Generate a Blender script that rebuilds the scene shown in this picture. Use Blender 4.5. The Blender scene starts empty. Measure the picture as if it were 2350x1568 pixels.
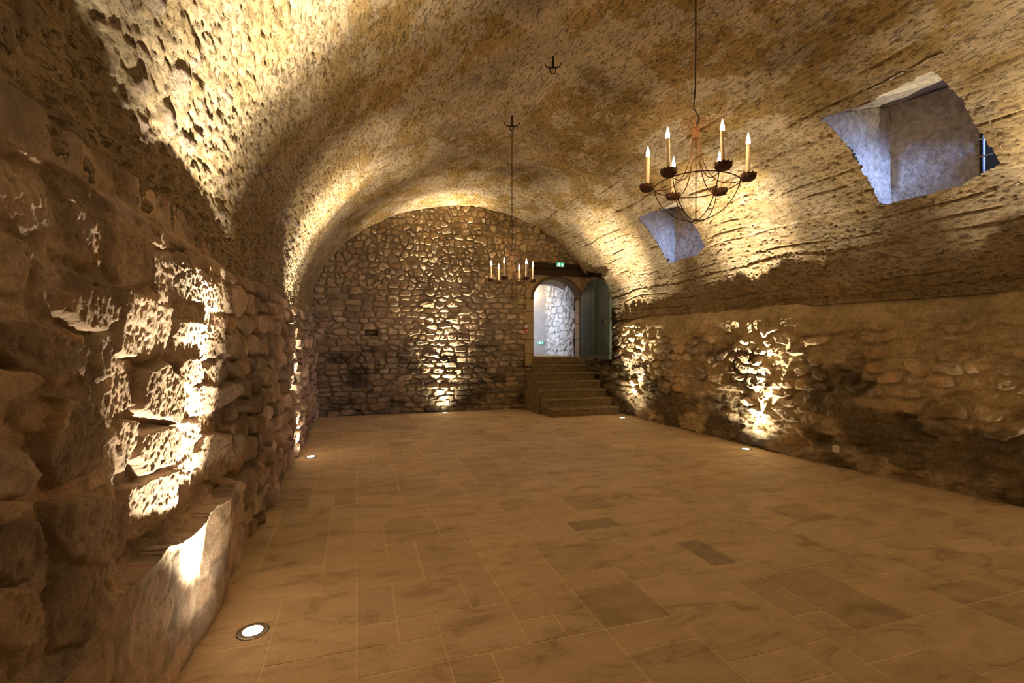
import bpy, bmesh, math, random
import numpy as np
from mathutils import Vector, Matrix

# ------------------------------------------------------------------ camera, world, exposure
SC = bpy.context.scene
COL = SC.collection
F, HC = 1120.0, 1.6
TH = math.atan(357 / F)
CT, ST = math.cos(TH), math.sin(TH)
cam = bpy.data.cameras.new('camera')
cam.sensor_width = 36.0
cam.lens = F / 2350 * 36.0
cam.clip_start = 0.05
cam_o = bpy.data.objects.new('camera', cam)
COL.objects.link(cam_o)
cam_o.location = (0, 0, HC)
cam_o.rotation_euler = (math.pi / 2, 0, -TH)
SC.camera = cam_o

w = bpy.data.worlds.new('world')
SC.world = w
w.use_nodes = True
w.node_tree.nodes['Background'].inputs[0].default_value = (0.55, 0.7, 1.0, 1)
w.node_tree.nodes['Background'].inputs[1].default_value = 0.02

SC.view_settings.view_transform = 'Standard'
SC.view_settings.look = 'None'
SC.view_settings.gamma = 1.0
SC.view_settings.exposure = 0.3
SC.view_settings.use_curve_mapping = False
SC.cycles.use_denoising = True
SC.cycles.max_bounces = 7
SC.cycles.diffuse_bounces = 5
SC.cycles.glossy_bounces = 2
SC.cycles.transmission_bounces = 4
SC.cycles.sample_clamp_indirect = 4.0
SC.cycles.use_light_tree = True

SPOT_COL = (1.0, 0.83, 0.56)
SPOT_W = 500.0
CORE_W = 2300.0
WIDE_W = 55.0
FLAME_COL = (1.0, 0.66, 0.30)
FLAME_S = 260.0
DAY_COL = (0.32, 0.48, 1.0)
# floor uplights: (x, y, tilt towards wall)
SPOTS = [(-0.545, 3.0), (-0.60, 7.3), (1.89, 10.87), (5.31, 9.05), (5.52, 5.86), (6.12, 2.15), (6.3, -0.3), (-0.50, -1.3)]


def add_light(name, kind, loc, energy, color, rot=(0, 0, 0), **kw):
    l = bpy.data.lights.new(name, kind)
    l.energy = energy
    l.color = color
    for k, v in kw.items():
        setattr(l, k, v)
    o = bpy.data.objects.new(name, l)
    o.location = loc
    o.rotation_euler = rot
    COL.objects.link(o)
    return o


def aim(o, tgt):
    d = Vector(tgt) - Vector(o.location)
    o.rotation_euler = d.to_track_quat('-Z', 'Y').to_euler()


# ------------------------------------------------------------------ numpy noise
def sstep(a, b, x):
    t = np.clip((x - a) / (b - a), 0, 1)
    return t * t * (3 - 2 * t)


def hsh(i, j, s):
    i = np.asarray(i).astype(np.int64)
    j = np.asarray(j).astype(np.int64)
    h = (i * 374761393 + j * 668265263 + s * 1442695041) & 0xFFFFFFFF
    h = ((h ^ (h >> 13)) * 1274126177) & 0xFFFFFFFF
    h = ((h ^ (h >> 16)) * 2246822519) & 0xFFFFFFFF
    h = h ^ (h >> 15)
    return (h & 0xFFFFFF) / float(0xFFFFFF)


def vnoise(u, v, s):
    iu, iv = np.floor(u), np.floor(v)
    fu, fv = u - iu, v - iv
    fu = fu * fu * fu * (fu * (fu * 6 - 15) + 10)
    fv = fv * fv * fv * (fv * (fv * 6 - 15) + 10)
    a, b = hsh(iu, iv, s), hsh(iu + 1, iv, s)
    c, d = hsh(iu, iv + 1, s), hsh(iu + 1, iv + 1, s)
    return (a * (1 - fu) + b * fu) * (1 - fv) + (c * (1 - fu) + d * fu) * fv - 0.5


def fbm(u, v, s, octv=4, gain=0.5):
    r = np.zeros(np.broadcast(u, v).shape)
    a = 1.0
    for k in range(octv):
        cs, sn = math.cos(k * 0.7), math.sin(k * 0.7)
        r += a * vnoise(u * cs - v * sn + 17.3 * k, u * sn + v * cs + 9.1 * k, s + k)
        u, v = u * 2.03, v * 2.03
        a *= gain
    return r


def ridged(u, v, s, octv=3):
    r = 0
    a = 1.0
    for k in range(octv):
        r = r + a * (1 - np.abs(2 * vnoise(u, v, s + k)))
        u, v = u * 2.1 + 3.7, v * 2.1 + 1.3
        a *= 0.5
    return r


def rubble(u, v, cw, ch, seed, p=3.0, jit=0.8):
    """coursed rubble: returns edge distance F2-F1, random triple and local offset"""
    j0 = np.floor(v / ch)
    f1 = np.full(u.shape, 9.0)
    f2 = np.full(u.shape, 9.0)
    bi = np.zeros(u.shape)
    bj = np.zeros(u.shape)
    bx = np.zeros(u.shape)
    by = np.zeros(u.shape)
    for dj in (-1, 0, 1):
        j = j0 + dj
        rw = 0.75 + 0.6 * hsh(j, j * 0 + 7, seed)        # each course has its own stone width
        sh = hsh(j, j * 0 + 3, seed) * 5
        i0 = np.floor(u / (cw * rw) + sh)
        for di in (-2, -1, 0, 1, 2):
            i = i0 + di
            r1, r2, r3 = hsh(i, j, seed + 11), hsh(i, j, seed + 23), hsh(i, j, seed + 37)
            su = (i + 0.5 + (r1 - 0.5) * jit - sh) * cw * rw
            sv = (j + 0.5 + (r2 - 0.5) * jit * 0.55) * ch
            wt = 0.68 + 0.72 * r3
            dx = (u - su) / (cw * rw)
            dy = (v - sv) / ch
            d = (np.abs(dx) ** p + np.abs(dy) ** p) ** (1 / p) / wt
            m = d < f1
            f2 = np.where(m, f1, np.minimum(f2, d))
            f1 = np.where(m, d, f1)
            bi = np.where(m, i, bi)
            bj = np.where(m, j, bj)
            bx = np.where(m, dx, bx)
            by = np.where(m, dy, by)
    rn = [hsh(bi, bj, seed + 50 + k) for k in range(4)]
    return f2 - f1, rn, bx, by


def poly_sd(u, v, pts):
    """signed distance, positive inside the polygon"""
    n = len(pts)
    d = np.full(u.shape, 1e9)
    ins = np.zeros(u.shape, bool)
    for k in range(n):
        (ax, ay), (bx_, by_) = pts[k], pts[(k + 1) % n]
        ex, ey = bx_ - ax, by_ - ay
        t = np.clip(((u - ax) * ex + (v - ay) * ey) / (ex * ex + ey * ey + 1e-12), 0, 1)
        d = np.minimum(d, np.hypot(u - ax - t * ex, v - ay - t * ey))
        c = ((ay > v) != (by_ > v)) & (u < (bx_ - ax) * (v - ay) / (by_ - ay + 1e-12) + ax)
        ins ^= c
    return np.where(ins, d, -d)


# ------------------------------------------------------------------ object helpers
def tag(o, label=None, cat=None, group=None, kind=None):
    if label:
        o['label'] = label
    if cat:
        o['category'] = cat
    if group:
        o['group'] = group
    if kind:
        o['kind'] = kind
    return o


def grid_mesh(name, P, mat, colr=None, keep=None, flip=False, kind='structure', parent=None):
    nu, nv = P.shape[:2]
    idx = np.arange(nu * nv).reshape(nu, nv)
    q = np.stack([idx[:-1, :-1], idx[1:, :-1], idx[1:, 1:], idx[:-1, 1:]], -1)
    if keep is not None:
        k = keep
        q = q[k]
    q = q.reshape(-1, 4)
    if flip:
        q = q[:, ::-1]
    used = np.zeros(nu * nv, bool)
    used[q.ravel()] = True
    remap = np.cumsum(used) - 1
    q = remap[q]
    V = P.reshape(-1, 3)[used]
    me = bpy.data.meshes.new(name)
    me.vertices.add(len(V))
    me.vertices.foreach_set('co', V.astype(np.float32).ravel())
    me.loops.add(q.size)
    me.loops.foreach_set('vertex_index', q.astype(np.int32).ravel())
    me.polygons.add(len(q))
    me.polygons.foreach_set('loop_start', (np.arange(len(q)) * 4).astype(np.int32))
    me.polygons.foreach_set('use_smooth', np.ones(len(q), bool))
    me.update(calc_edges=True)
    if colr is not None:
        a = me.color_attributes.new('alb', 'FLOAT_COLOR', 'POINT')
        c = colr.reshape(-1, 3)[used]
        c4 = np.concatenate([c, np.ones((len(c), 1))], 1).astype(np.float32)
        a.data.foreach_set('color', c4.ravel())
    me.materials.append(mat)
    o = bpy.data.objects.new(name, me)
    COL.objects.link(o)
    if parent:
        o.parent = parent
    elif kind:
        o['kind'] = kind
    return o


def bm_obj(name, bm, mat, parent=None, smooth=False, loc=None):
    me = bpy.data.meshes.new(name)
    bmesh.ops.recalc_face_normals(bm, faces=bm.faces)
    bm.to_mesh(me)
    bm.free()
    if smooth:
        me.polygons.foreach_set('use_smooth', np.ones(len(me.polygons), bool))
    me.materials.append(mat)
    o = bpy.data.objects.new(name, me)
    COL.objects.link(o)
    if parent:
        o.parent = parent
    if loc:
        o.location = loc
    return o


def empty(name, loc, rz=0.0):
    o = bpy.data.objects.new(name, None)
    o.location = loc
    o.rotation_euler = (0, 0, rz)
    o.empty_display_size = 0.1
    COL.objects.link(o)
    return o


def add_box(bm, lo, hi, bevel=0.0, M=None):
    b = bmesh.new()
    bmesh.ops.create_cube(b, size=1)
    for v in b.verts:
        v.co = Vector([lo[k] + (v.co[k] + 0.5) * (hi[k] - lo[k]) for k in range(3)])
    if bevel > 0:
        bmesh.ops.bevel(b, geom=list(b.edges), offset=bevel, segments=2, affect='EDGES')
    if M is not None:
        bmesh.ops.transform(b, matrix=M, verts=b.verts)
    merge(bm, b)


def merge(bm, b):
    mp = {}
    for v in b.verts:
        mp[v] = bm.verts.new(v.co)
    for f in b.faces:
        try:
            bm.faces.new([mp[v] for v in f.verts])
        except ValueError:
            pass
    b.free()


def add_tube(bm, pts, r, n=8, closed=False, cap=True):
    pts = [Vector(p) for p in pts]
    N = len(pts)
    rings = []
    up = None
    for i, p in enumerate(pts):
        if closed:
            t = (pts[(i + 1) % N] - pts[i - 1]).normalized()
        else:
            t = (pts[min(i + 1, N - 1)] - pts[max(i - 1, 0)]).normalized()
        if up is None:
            up = Vector((0, 0, 1)) if abs(t.z) < 0.9 else Vector((1, 0, 0))
        a = (up - t * up.dot(t)).normalized()
        b = t.cross(a)
        up = a
        rr = r[i] if isinstance(r, (list, tuple)) else r
        rings.append([bm.verts.new(p + (a * math.cos(2 * math.pi * k / n) + b * math.sin(2 * math.pi * k / n)) * rr) for k in range(n)])
    for i in range(N if closed else N - 1):
        A, B = rings[i], rings[(i + 1) % N]
        for k in range(n):
            bm.faces.new([A[k], A[(k + 1) % n], B[(k + 1) % n], B[k]])
    if cap and not closed:
        bm.faces.new(rings[0][::-1])
        bm.faces.new(rings[-1])


def add_lathe(bm, prof, n=24, cx=0, cy=0):
    rings = []
    for r, z in prof:
        if r < 1e-6:
            rings.append([bm.verts.new((cx, cy, z))])
        else:
            rings.append([bm.verts.new((cx + r * math.cos(2 * math.pi * k / n), cy + r * math.sin(2 * math.pi * k / n), z)) for k in range(n)])
    for A, B in zip(rings, rings[1:]):
        for k in range(n):
            a = [A[k % len(A)], A[(k + 1) % n % len(A)], B[(k + 1) % n % len(B)], B[k % len(B)]]
            u = []
            for v in a:
                if v not in u:
                    u.append(v)
            if len(u) > 2:
                bm.faces.new(u)


def bez(p, n=14):
    P = [Vector(q) for q in p]
    out = []
    for i in range(n + 1):
        t = i / n
        out.append(P[0] * (1 - t) ** 3 + P[1] * 3 * t * (1 - t) ** 2 + P[2] * 3 * t * t * (1 - t) + P[3] * t ** 3)
    return out


# ------------------------------------------------------------------ materials
def new_mat(name):
    m = bpy.data.materials.new(name)
    m.use_nodes = True
    nt = m.node_tree
    return m, nt, nt.nodes['Principled BSDF']


def nd(nt, t, **kw):
    n = nt.nodes.new(t)
    for k, v in kw.items():
        if k.startswith('i_'):
            n.inputs[k[2:].replace('_', ' ')].default_value = v
        else:
            setattr(n, k, v)
    return n


def noise_node(nt, vec, scale, detail=6, rough=0.6, dist=0.0):
    n = nd(nt, 'ShaderNodeTexNoise')
    n.inputs['Scale'].default_value = scale
    n.inputs['Detail'].default_value = detail
    n.inputs['Roughness'].default_value = rough
    n.inputs['Distortion'].default_value = dist
    if vec is not None:
        nt.links.new(vec, n.inputs['Vector'])
    return n


def ramp(nt, fac, stops):
    r = nd(nt, 'ShaderNodeValToRGB')
    e = r.color_ramp.elements
    e[0].position, e[0].color = stops[0][0], (*stops[0][1], 1)
    e[1].position, e[1].color = stops[-1][0], (*stops[-1][1], 1)
    for p, c in stops[1:-1]:
        x = e.new(p)
        x.color = (*c, 1)
    nt.links.new(fac, r.inputs[0])
    return r


def mixc(nt, a, b, fac, mode='MIX'):
    m = nd(nt, 'ShaderNodeMix', data_type='RGBA', blend_type=mode)
    for s, v in ((6, a), (7, b), (0, fac)):
        if hasattr(v, 'is_output') or isinstance(v, bpy.types.NodeSocket):
            nt.links.new(v, m.inputs[s])
        elif isinstance(v, (int, float)):
            m.inputs[s].default_value = v
        else:
            m.inputs[s].default_value = (*v, 1)
    return m.outputs[2]


def math_n(nt, op, a, b=0.0):
    m = nd(nt, 'ShaderNodeMath', operation=op)
    for k, v in enumerate((a, b)):
        if isinstance(v, (int, float)):
            m.inputs[k].default_value = v
        else:
            nt.links.new(v, m.inputs[k])
    return m.outputs[0]


def g3(v):
    return (v, v, v)


def stone_material(name, bump=0.5, fine=60, pits=True, var=0.35):
    m, nt, bs = new_mat(name)
    tc = nd(nt, 'ShaderNodeTexCoord').outputs['Object']
    at = nd(nt, 'ShaderNodeAttribute', attribute_name='alb').outputs['Color']
    n1 = noise_node(nt, tc, 9, 8, 0.65)
    n2 = noise_node(nt, tc, fine, 8, 0.7)
    n3 = noise_node(nt, tc, fine * 4, 4, 0.7)
    r1 = ramp(nt, n1.outputs[0], [(0.3, g3(1 - var)), (0.7, g3(1 + var * 0.55))])
    c = mixc(nt, at, r1.outputs[0], 1.0, 'MULTIPLY')
    r2 = ramp(nt, n2.outputs[0], [(0.28, g3(0.62)), (0.5, g3(1.0)), (0.75, g3(1.25))])
    c = mixc(nt, c, r2.outputs[0], 1.0, 'MULTIPLY')
    nt.links.new(c, bs.inputs['Base Color'])
    bs.inputs['Roughness'].default_value = 0.92
    bs.inputs['Specular IOR Level'].default_value = 0.2
    h = math_n(nt, 'ADD', n2.outputs[0], math_n(nt, 'MULTIPLY', n3.outputs[0], 0.35))
    if pits:
        vo = nd(nt, 'ShaderNodeTexVoronoi')
        vo.inputs['Scale'].default_value = fine * 0.8
        nt.links.new(tc, vo.inputs['Vector'])
        pr = ramp(nt, vo.outputs['Distance'], [(0.0, g3(0)), (0.45, g3(1))])
        h = math_n(nt, 'ADD', h, math_n(nt, 'MULTIPLY', pr.outputs[0], 0.35))
    b = nd(nt, 'ShaderNodeBump')
    b.inputs['Strength'].default_value = bump
    b.inputs['Distance'].default_value = 0.02
    nt.links.new(h, b.inputs['Height'])
    nt.links.new(b.outputs[0], bs.inputs['Normal'])
    return m


def plaster_vault_material():
    m, nt, bs = new_mat('lime_plaster_vault')
    tc = nd(nt, 'ShaderNodeTexCoord').outputs['Object']
    at = nd(nt, 'ShaderNodeAttribute', attribute_name='alb').outputs['Color']
    n2 = noise_node(nt, tc, 75, 6, 0.75)
    n3 = noise_node(nt, tc, 260, 3, 0.7)
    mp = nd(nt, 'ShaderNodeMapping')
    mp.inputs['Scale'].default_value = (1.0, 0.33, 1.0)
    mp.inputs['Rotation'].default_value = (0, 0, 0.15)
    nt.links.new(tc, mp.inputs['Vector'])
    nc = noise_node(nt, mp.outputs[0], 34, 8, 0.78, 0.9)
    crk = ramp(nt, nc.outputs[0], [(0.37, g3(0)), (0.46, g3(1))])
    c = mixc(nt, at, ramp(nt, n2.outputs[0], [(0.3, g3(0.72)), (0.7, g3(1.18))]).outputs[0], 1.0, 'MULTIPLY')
    c = mixc(nt, (0.16, 0.11, 0.06), c, math_n(nt, 'ADD', math_n(nt, 'MULTIPLY', crk.outputs[0], 0.6), 0.4))  # shade inside the pits and cracks is mixed into the colour
    nt.links.new(c, bs.inputs['Base Color'])
    bs.inputs['Roughness'].default_value = 0.93
    bs.inputs['Specular IOR Level'].default_value = 0.15
    h = math_n(nt, 'ADD', math_n(nt, 'MULTIPLY', n2.outputs[0], 0.5), math_n(nt, 'MULTIPLY', n3.outputs[0], 0.25))
    h = math_n(nt, 'ADD', h, math_n(nt, 'MULTIPLY', crk.outputs[0], 0.8))
    b = nd(nt, 'ShaderNodeBump')
    b.inputs['Strength'].default_value = 0.9
    b.inputs['Distance'].default_value = 0.018
    nt.links.new(h, b.inputs['Height'])
    nt.links.new(b.outputs[0], bs.inputs['Normal'])
    return m


def travertine_material():
    m, nt, bs = new_mat('travertine_tiles')
    tc = nd(nt, 'ShaderNodeTexCoord').outputs['Object']
    at = nd(nt, 'ShaderNodeAttribute', attribute_name='alb').outputs['Color']
    mp = nd(nt, 'ShaderNodeMapping')
    mp.inputs['Scale'].default_value = (0.45, 1.0, 1.0)
    nt.links.new(tc, mp.inputs['Vector'])
    n1 = noise_node(nt, mp.outputs[0], 5.5, 8, 0.68, 0.7)
    n2 = noise_node(nt, tc, 45, 6, 0.7)
    n3 = noise_node(nt, tc, 16, 7, 0.75, 0.5)
    c = mixc(nt, at, ramp(nt, n1.outputs[0], [(0.30, (0.60, 0.56, 0.50)), (0.48, g3(0.97)), (0.70, g3(1.18))]).outputs[0], 1.0, 'MULTIPLY')
    c = mixc(nt, c, ramp(nt, n2.outputs[0], [(0.3, g3(0.86)), (0.7, g3(1.1))]).outputs[0], 1.0, 'MULTIPLY')
    sp = ramp(nt, n3.outputs[0], [(0.28, g3(0.55)), (0.36, g3(1.0))])
    c = mixc(nt, c, sp.outputs[0], 1.0, 'MULTIPLY')
    nt.links.new(c, bs.inputs['Base Color'])
    nt.links.new(ramp(nt, n2.outputs[0], [(0.3, g3(0.5)), (0.7, g3(0.72))]).outputs[0], bs.inputs['Roughness'])
    bs.inputs['Specular IOR Level'].default_value = 0.3
    b = nd(nt, 'ShaderNodeBump')
    b.inputs['Strength'].default_value = 0.25
    b.inputs['Distance'].default_value = 0.006
    nt.links.new(math_n(nt, 'ADD', n2.outputs[0], sp.outputs[0]), b.inputs['Height'])
    nt.links.new(b.outputs[0], bs.inputs['Normal'])
    return m


def simple(name, col, rough=0.6, metal=0.0, nscale=40, var=0.2, bump=0.15, dist=0.003, spec=0.4):
    m, nt, bs = new_mat(name)
    tc = nd(nt, 'ShaderNodeTexCoord').outputs['Object']
    n = noise_node(nt, tc, nscale, 5, 0.65)
    r = ramp(nt, n.outputs[0], [(0.3, tuple(x * (1 - var) for x in col)), (0.7, tuple(min(1, x * (1 + var)) for x in col))])
    nt.links.new(r.outputs[0], bs.inputs['Base Color'])
    bs.inputs['Roughness'].default_value = rough
    bs.inputs['Metallic'].default_value = metal
    bs.inputs['Specular IOR Level'].default_value = spec
    if bump:
        b = nd(nt, 'ShaderNodeBump')
        b.inputs['Strength'].default_value = bump
        b.inputs['Distance'].default_value = dist
        nt.links.new(n.outputs[0], b.inputs['Height'])
        nt.links.new(b.outputs[0], bs.inputs['Normal'])
    return m


def glow(name, col, s):
    m, nt, bs = new_mat(name)
    tc = nd(nt, 'ShaderNodeTexCoord').outputs['Object']
    n = noise_node(nt, tc, 30, 2, 0.5)
    r = ramp(nt, n.outputs[0], [(0.0, tuple(x * 0.96 for x in col)), (1.0, col)])
    bs.inputs['Base Color'].default_value = (*col, 1)
    nt.links.new(r.outputs[0], bs.inputs['Emission Color'])
    bs.inputs['Emission Strength'].default_value = s
    return m


M_STONE_NEAR = stone_material('rough_stone_left', 0.55, 95, True, 0.3)
M_STONE = stone_material('rubble_stone', 0.6, 38, True, 0.32)
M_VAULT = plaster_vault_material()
M_FLOOR = travertine_material()
M_STEP = simple('worn_step_stone', (0.20, 0.15, 0.085), 0.8, 0, 14, 0.4, 0.4, 0.01, 0.2)
M_DRESSED = simple('dressed_stone', (0.38, 0.29, 0.17), 0.85, 0, 22, 0.25, 0.4, 0.008, 0.2)
M_MOULD_SHADE = simple('dark_moulding_and_reveal_shade', (0.12, 0.085, 0.05), 0.85, 0, 25, 0.35, 0.4, 0.008, 0.2)  # the moulding's own tone; on the reveal it stands for shadow
M_TIMBER = simple('old_dark_timber', (0.045, 0.028, 0.016), 0.8, 0, 18, 0.45, 0.8, 0.02, 0.2)
M_NICHE = simple('niche_plaster', (0.50, 0.45, 0.38), 0.92, 0, 16, 0.4, 0.9, 0.03, 0.15)
M_LIME = simple('corridor_lime_plaster', (0.62, 0.60, 0.58), 0.9, 0, 5, 0.1, 0.1, 0.004, 0.2)
M_IRON = simple('blackened_iron', (0.03, 0.022, 0.018), 0.55, 0.6, 60, 0.4, 0.3, 0.002)
M_RUST = simple('rusty_iron', (0.16, 0.075, 0.035), 0.75, 0.3, 70, 0.4, 0.4, 0.002)
M_RUSTD = simple('dark_rusty_iron', (0.075, 0.032, 0.015), 0.7, 0.4, 60, 0.5, 0.4, 0.002)
M_WAX = simple('ivory_candle_wax', (0.85, 0.71, 0.54), 0.5, 0, 20, 0.05, 0.0)
M_CORD = simple('black_cord', (0.015, 0.012, 0.01), 0.7, 0, 60, 0.2, 0.1)
M_STEEL = simple('brushed_steel', (0.55, 0.53, 0.50), 0.35, 1.0, 90, 0.15, 0.1, 0.001)
M_DARKGAP = simple('dark_gasket', (0.02, 0.018, 0.015), 0.8)
M_TEAL = simple('teal_door_paint', (0.055, 0.078, 0.066), 0.5, 0, 20, 0.15, 0.15, 0.004)
M_BRASS = simple('brass', (0.35, 0.25, 0.11), 0.35, 1.0)
M_WHITE = simple('white_plastic', (0.75, 0.72, 0.68), 0.4, 0, 10, 0.03, 0.0)
M_GREYP = simple('grey_plastic', (0.30, 0.28, 0.26), 0.5, 0, 10, 0.03, 0.0)
M_DARKP = simple('dark_socket_hole', (0.03, 0.03, 0.03), 0.6, 0, 10, 0.03, 0.0)
M_RED = simple('red_plastic', (0.42, 0.015, 0.012), 0.4, 0, 10, 0.05, 0.0)
M_FLAME = glow('flame_bulb_glow', FLAME_COL, FLAME_S)
M_LENS = glow('uplight_lens_glow', (1.0, 0.93, 0.80), 14.0)
M_GREEN = glow('exit_sign_green', (0.0, 0.36, 0.18), 0.9)
M_SIGNW = glow('exit_sign_white', (0.85, 1.0, 0.92), 1.3)
mg, ntg, bg = new_mat('window_glass')
bg.inputs['Base Color'].default_value = (0.85, 0.92, 1, 1)
bg.inputs['Transmission Weight'].default_value = 1.0
bg.inputs['Roughness'].default_value = 0.02
bg.inputs['IOR'].default_value = 1.45
M_GLASS = mg

# ------------------------------------------------------------------ room profile
XC, ZS, BV = 2.4, 2.19, 2.52


def XRf(Y):
    return np.interp(Y, [-3, 0, 3, 4.5, 5.6, 9, 11.1], [6.9, 6.6, 6.2, 5.92, 5.8, 5.72, 5.72])


def vaultX(Y, z):
    """inner X of the right half of the vault at height z"""
    a = XRf(Y) - XC
    return XC + a * np.sqrt(np.clip(1 - ((np.maximum(z, ZS) - ZS) / BV) ** 2, 0, 1))


def cpx(px, py, X):
    """point of the plane x = X seen at a pixel of the photograph (for measuring only)"""
    l, u = (px - 1175) / F, (784 - py) / F
    dx, dy = l * CT + ST, -l * ST + CT
    t = X / dx
    return dy * t, HC + u * t


def lerp3(a, b, t):
    return np.asarray(a)[None, None, :] * (1 - t[..., None]) + np.asarray(b)[None, None, :] * t[..., None]


PAL = np.array([(0.56, 0.44, 0.29), (0.50, 0.38, 0.24), (0.43, 0.35, 0.26), (0.62, 0.50, 0.34),
                (0.36, 0.28, 0.19), (0.48, 0.34, 0.21), (0.58, 0.45, 0.30)])
MORT = np.array((0.52, 0.42, 0.265))


def pick(rn):
    k = np.clip((rn * len(PAL)).astype(int), 0, len(PAL) - 1)
    return PAL[k] * 1.1


# ------------------------------------------------------------------ LEFT WALL
def yspace(segs):
    out = []
    for a, b, d in segs:
        out.append(np.arange(a, b - d * 0.3, d))
    out.append([segs[-1][1]])
    return np.concatenate(out)


TR = [  # outlines read off the photo: protrusion, palette index, points
    (.13, 0, [(-60, 425), (10, 440), (45, 475), (40, 515), (0, 535), (-60, 535)]),
    (.12, 3, [(58, 398), (110, 403), (168, 435), (197, 480), (200, 520), (190, 577), (72, 575), (60, 500)]),
    (.09, 0, [(205, 488), (255, 500), (340, 532), (353, 560), (350, 640), (300, 655), (248, 662), (215, 600), (202, 540)]),
    (.085, 3, [(356, 580), (385, 578), (430, 588), (458, 620), (456, 690), (385, 690), (366, 670)]),
    (.09, 3, [(461, 640), (500, 652), (516, 690), (511, 716), (480, 712), (462, 696)]),
    (.08, 1, [(358, 520), (410, 518), (440, 545), (455, 576), (400, 573), (360, 565)]),
    (.13, 3, [(278, 668), (340, 683), (388, 708), (394, 760), (390, 822), (340, 826), (262, 815), (266, 740)]),
    (.10, 3, [(397, 736), (470, 745), (479, 775), (470, 812), (430, 832), (396, 828)]),
    (.08, 0, [(396, 700), (450, 712), (456, 731), (398, 727)]),
    (.08, 0, [(483, 748), (515, 750), (521, 820), (490, 820), (479, 800)]),
    (.15, 1, [(160, 672), (225, 664), (262, 678), (273, 700), (268, 735), (240, 752), (185, 740), (150, 705)]),
    (.10, 1, [(214, 835), (290, 833), (310, 880), (301, 930), (260, 952), (235, 925), (210, 880)]),
    (.14, 0, [(336, 850), (380, 838), (420, 870), (431, 930), (420, 966), (380, 960), (330, 940), (326, 890)]),
    (.11, 5, [(405, 830), (450, 825), (479, 850), (470, 880), (430, 888), (404, 860)]),
    (.10, 6, [(446, 890), (500, 885), (511, 915), (500, 940), (450, 952)]),
    (.08, 0, [(485, 838), (511, 835), (505, 872), (489, 865)]),
    (.11, 0, [(248, 964), (310, 970), (319, 1030), (290, 1082), (262, 1060), (244, 1010)]),
    (.13, 0, [(330, 1000), (395, 978), (413, 1010), (408, 1060), (350, 1082), (328, 1050)]),
    (.09, 3, [(415, 970), (465, 965), (469, 1005), (440, 1025), (416, 1000)]),
    (.10, 0, [(290, 1120), (400, 1080), (411, 1180), (370, 1212), (312, 1240), (290, 1180)]),
    (.08, 0, [(405, 1088), (436, 1085), (436, 1150), (415, 1172)]),
    (.18, 4, [(25, 745), (100, 738), (170, 775), (212, 812), (200, 850), (130, 872), (45, 852), (15, 800)]),
    (.20, 1, [(-60, 835), (50, 855), (117, 872), (80, 905), (30, 932), (-60, 925)]),
    (.16, 4, [(140, 925), (225, 923), (246, 980), (246, 1060), (150, 1112), (108, 1050), (130, 960)]),
    (.19, 2, [(-60, 1050), (60, 1048), (86, 1090), (60, 1130), (-60, 1135)]),
    (.16, 4, [(118, 1160), (230, 1138), (292, 1160), (301, 1230), (250, 1292), (150, 1285), (108, 1220)]),
    (.20, 1, [(-60, 1145), (80, 1140), (92, 1158), (60, 1192), (-60, 1205)]),
    (.17, 4, [(-10, 1215), (85, 1195), (108, 1280), (60, 1335), (-40, 1325)]),
    (.14, 1, [(60, 930), (105, 925), (115, 970), (80, 1000), (40, 990), (35, 950)]),
    (.10, 0, [(470, 1000), (520, 998), (531, 1050), (512, 1110), (472, 1100), (462, 1050)]),
    (.10, 4, [(536, 1000), (560, 1010), (560, 1050), (540, 1060), (530, 1030)]),
    (.17, 1, [(-20, 1345), (60, 1350), (110, 1400), (100, 1470), (0, 1490), (-60, 1440)]),
    (.15, 4, [(130, 1310), (200, 1330), (215, 1400), (190, 1470), (130, 1480), (115, 1390)]),
]
LB = -0.88                                              # mortar plane of the left wall


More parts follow.
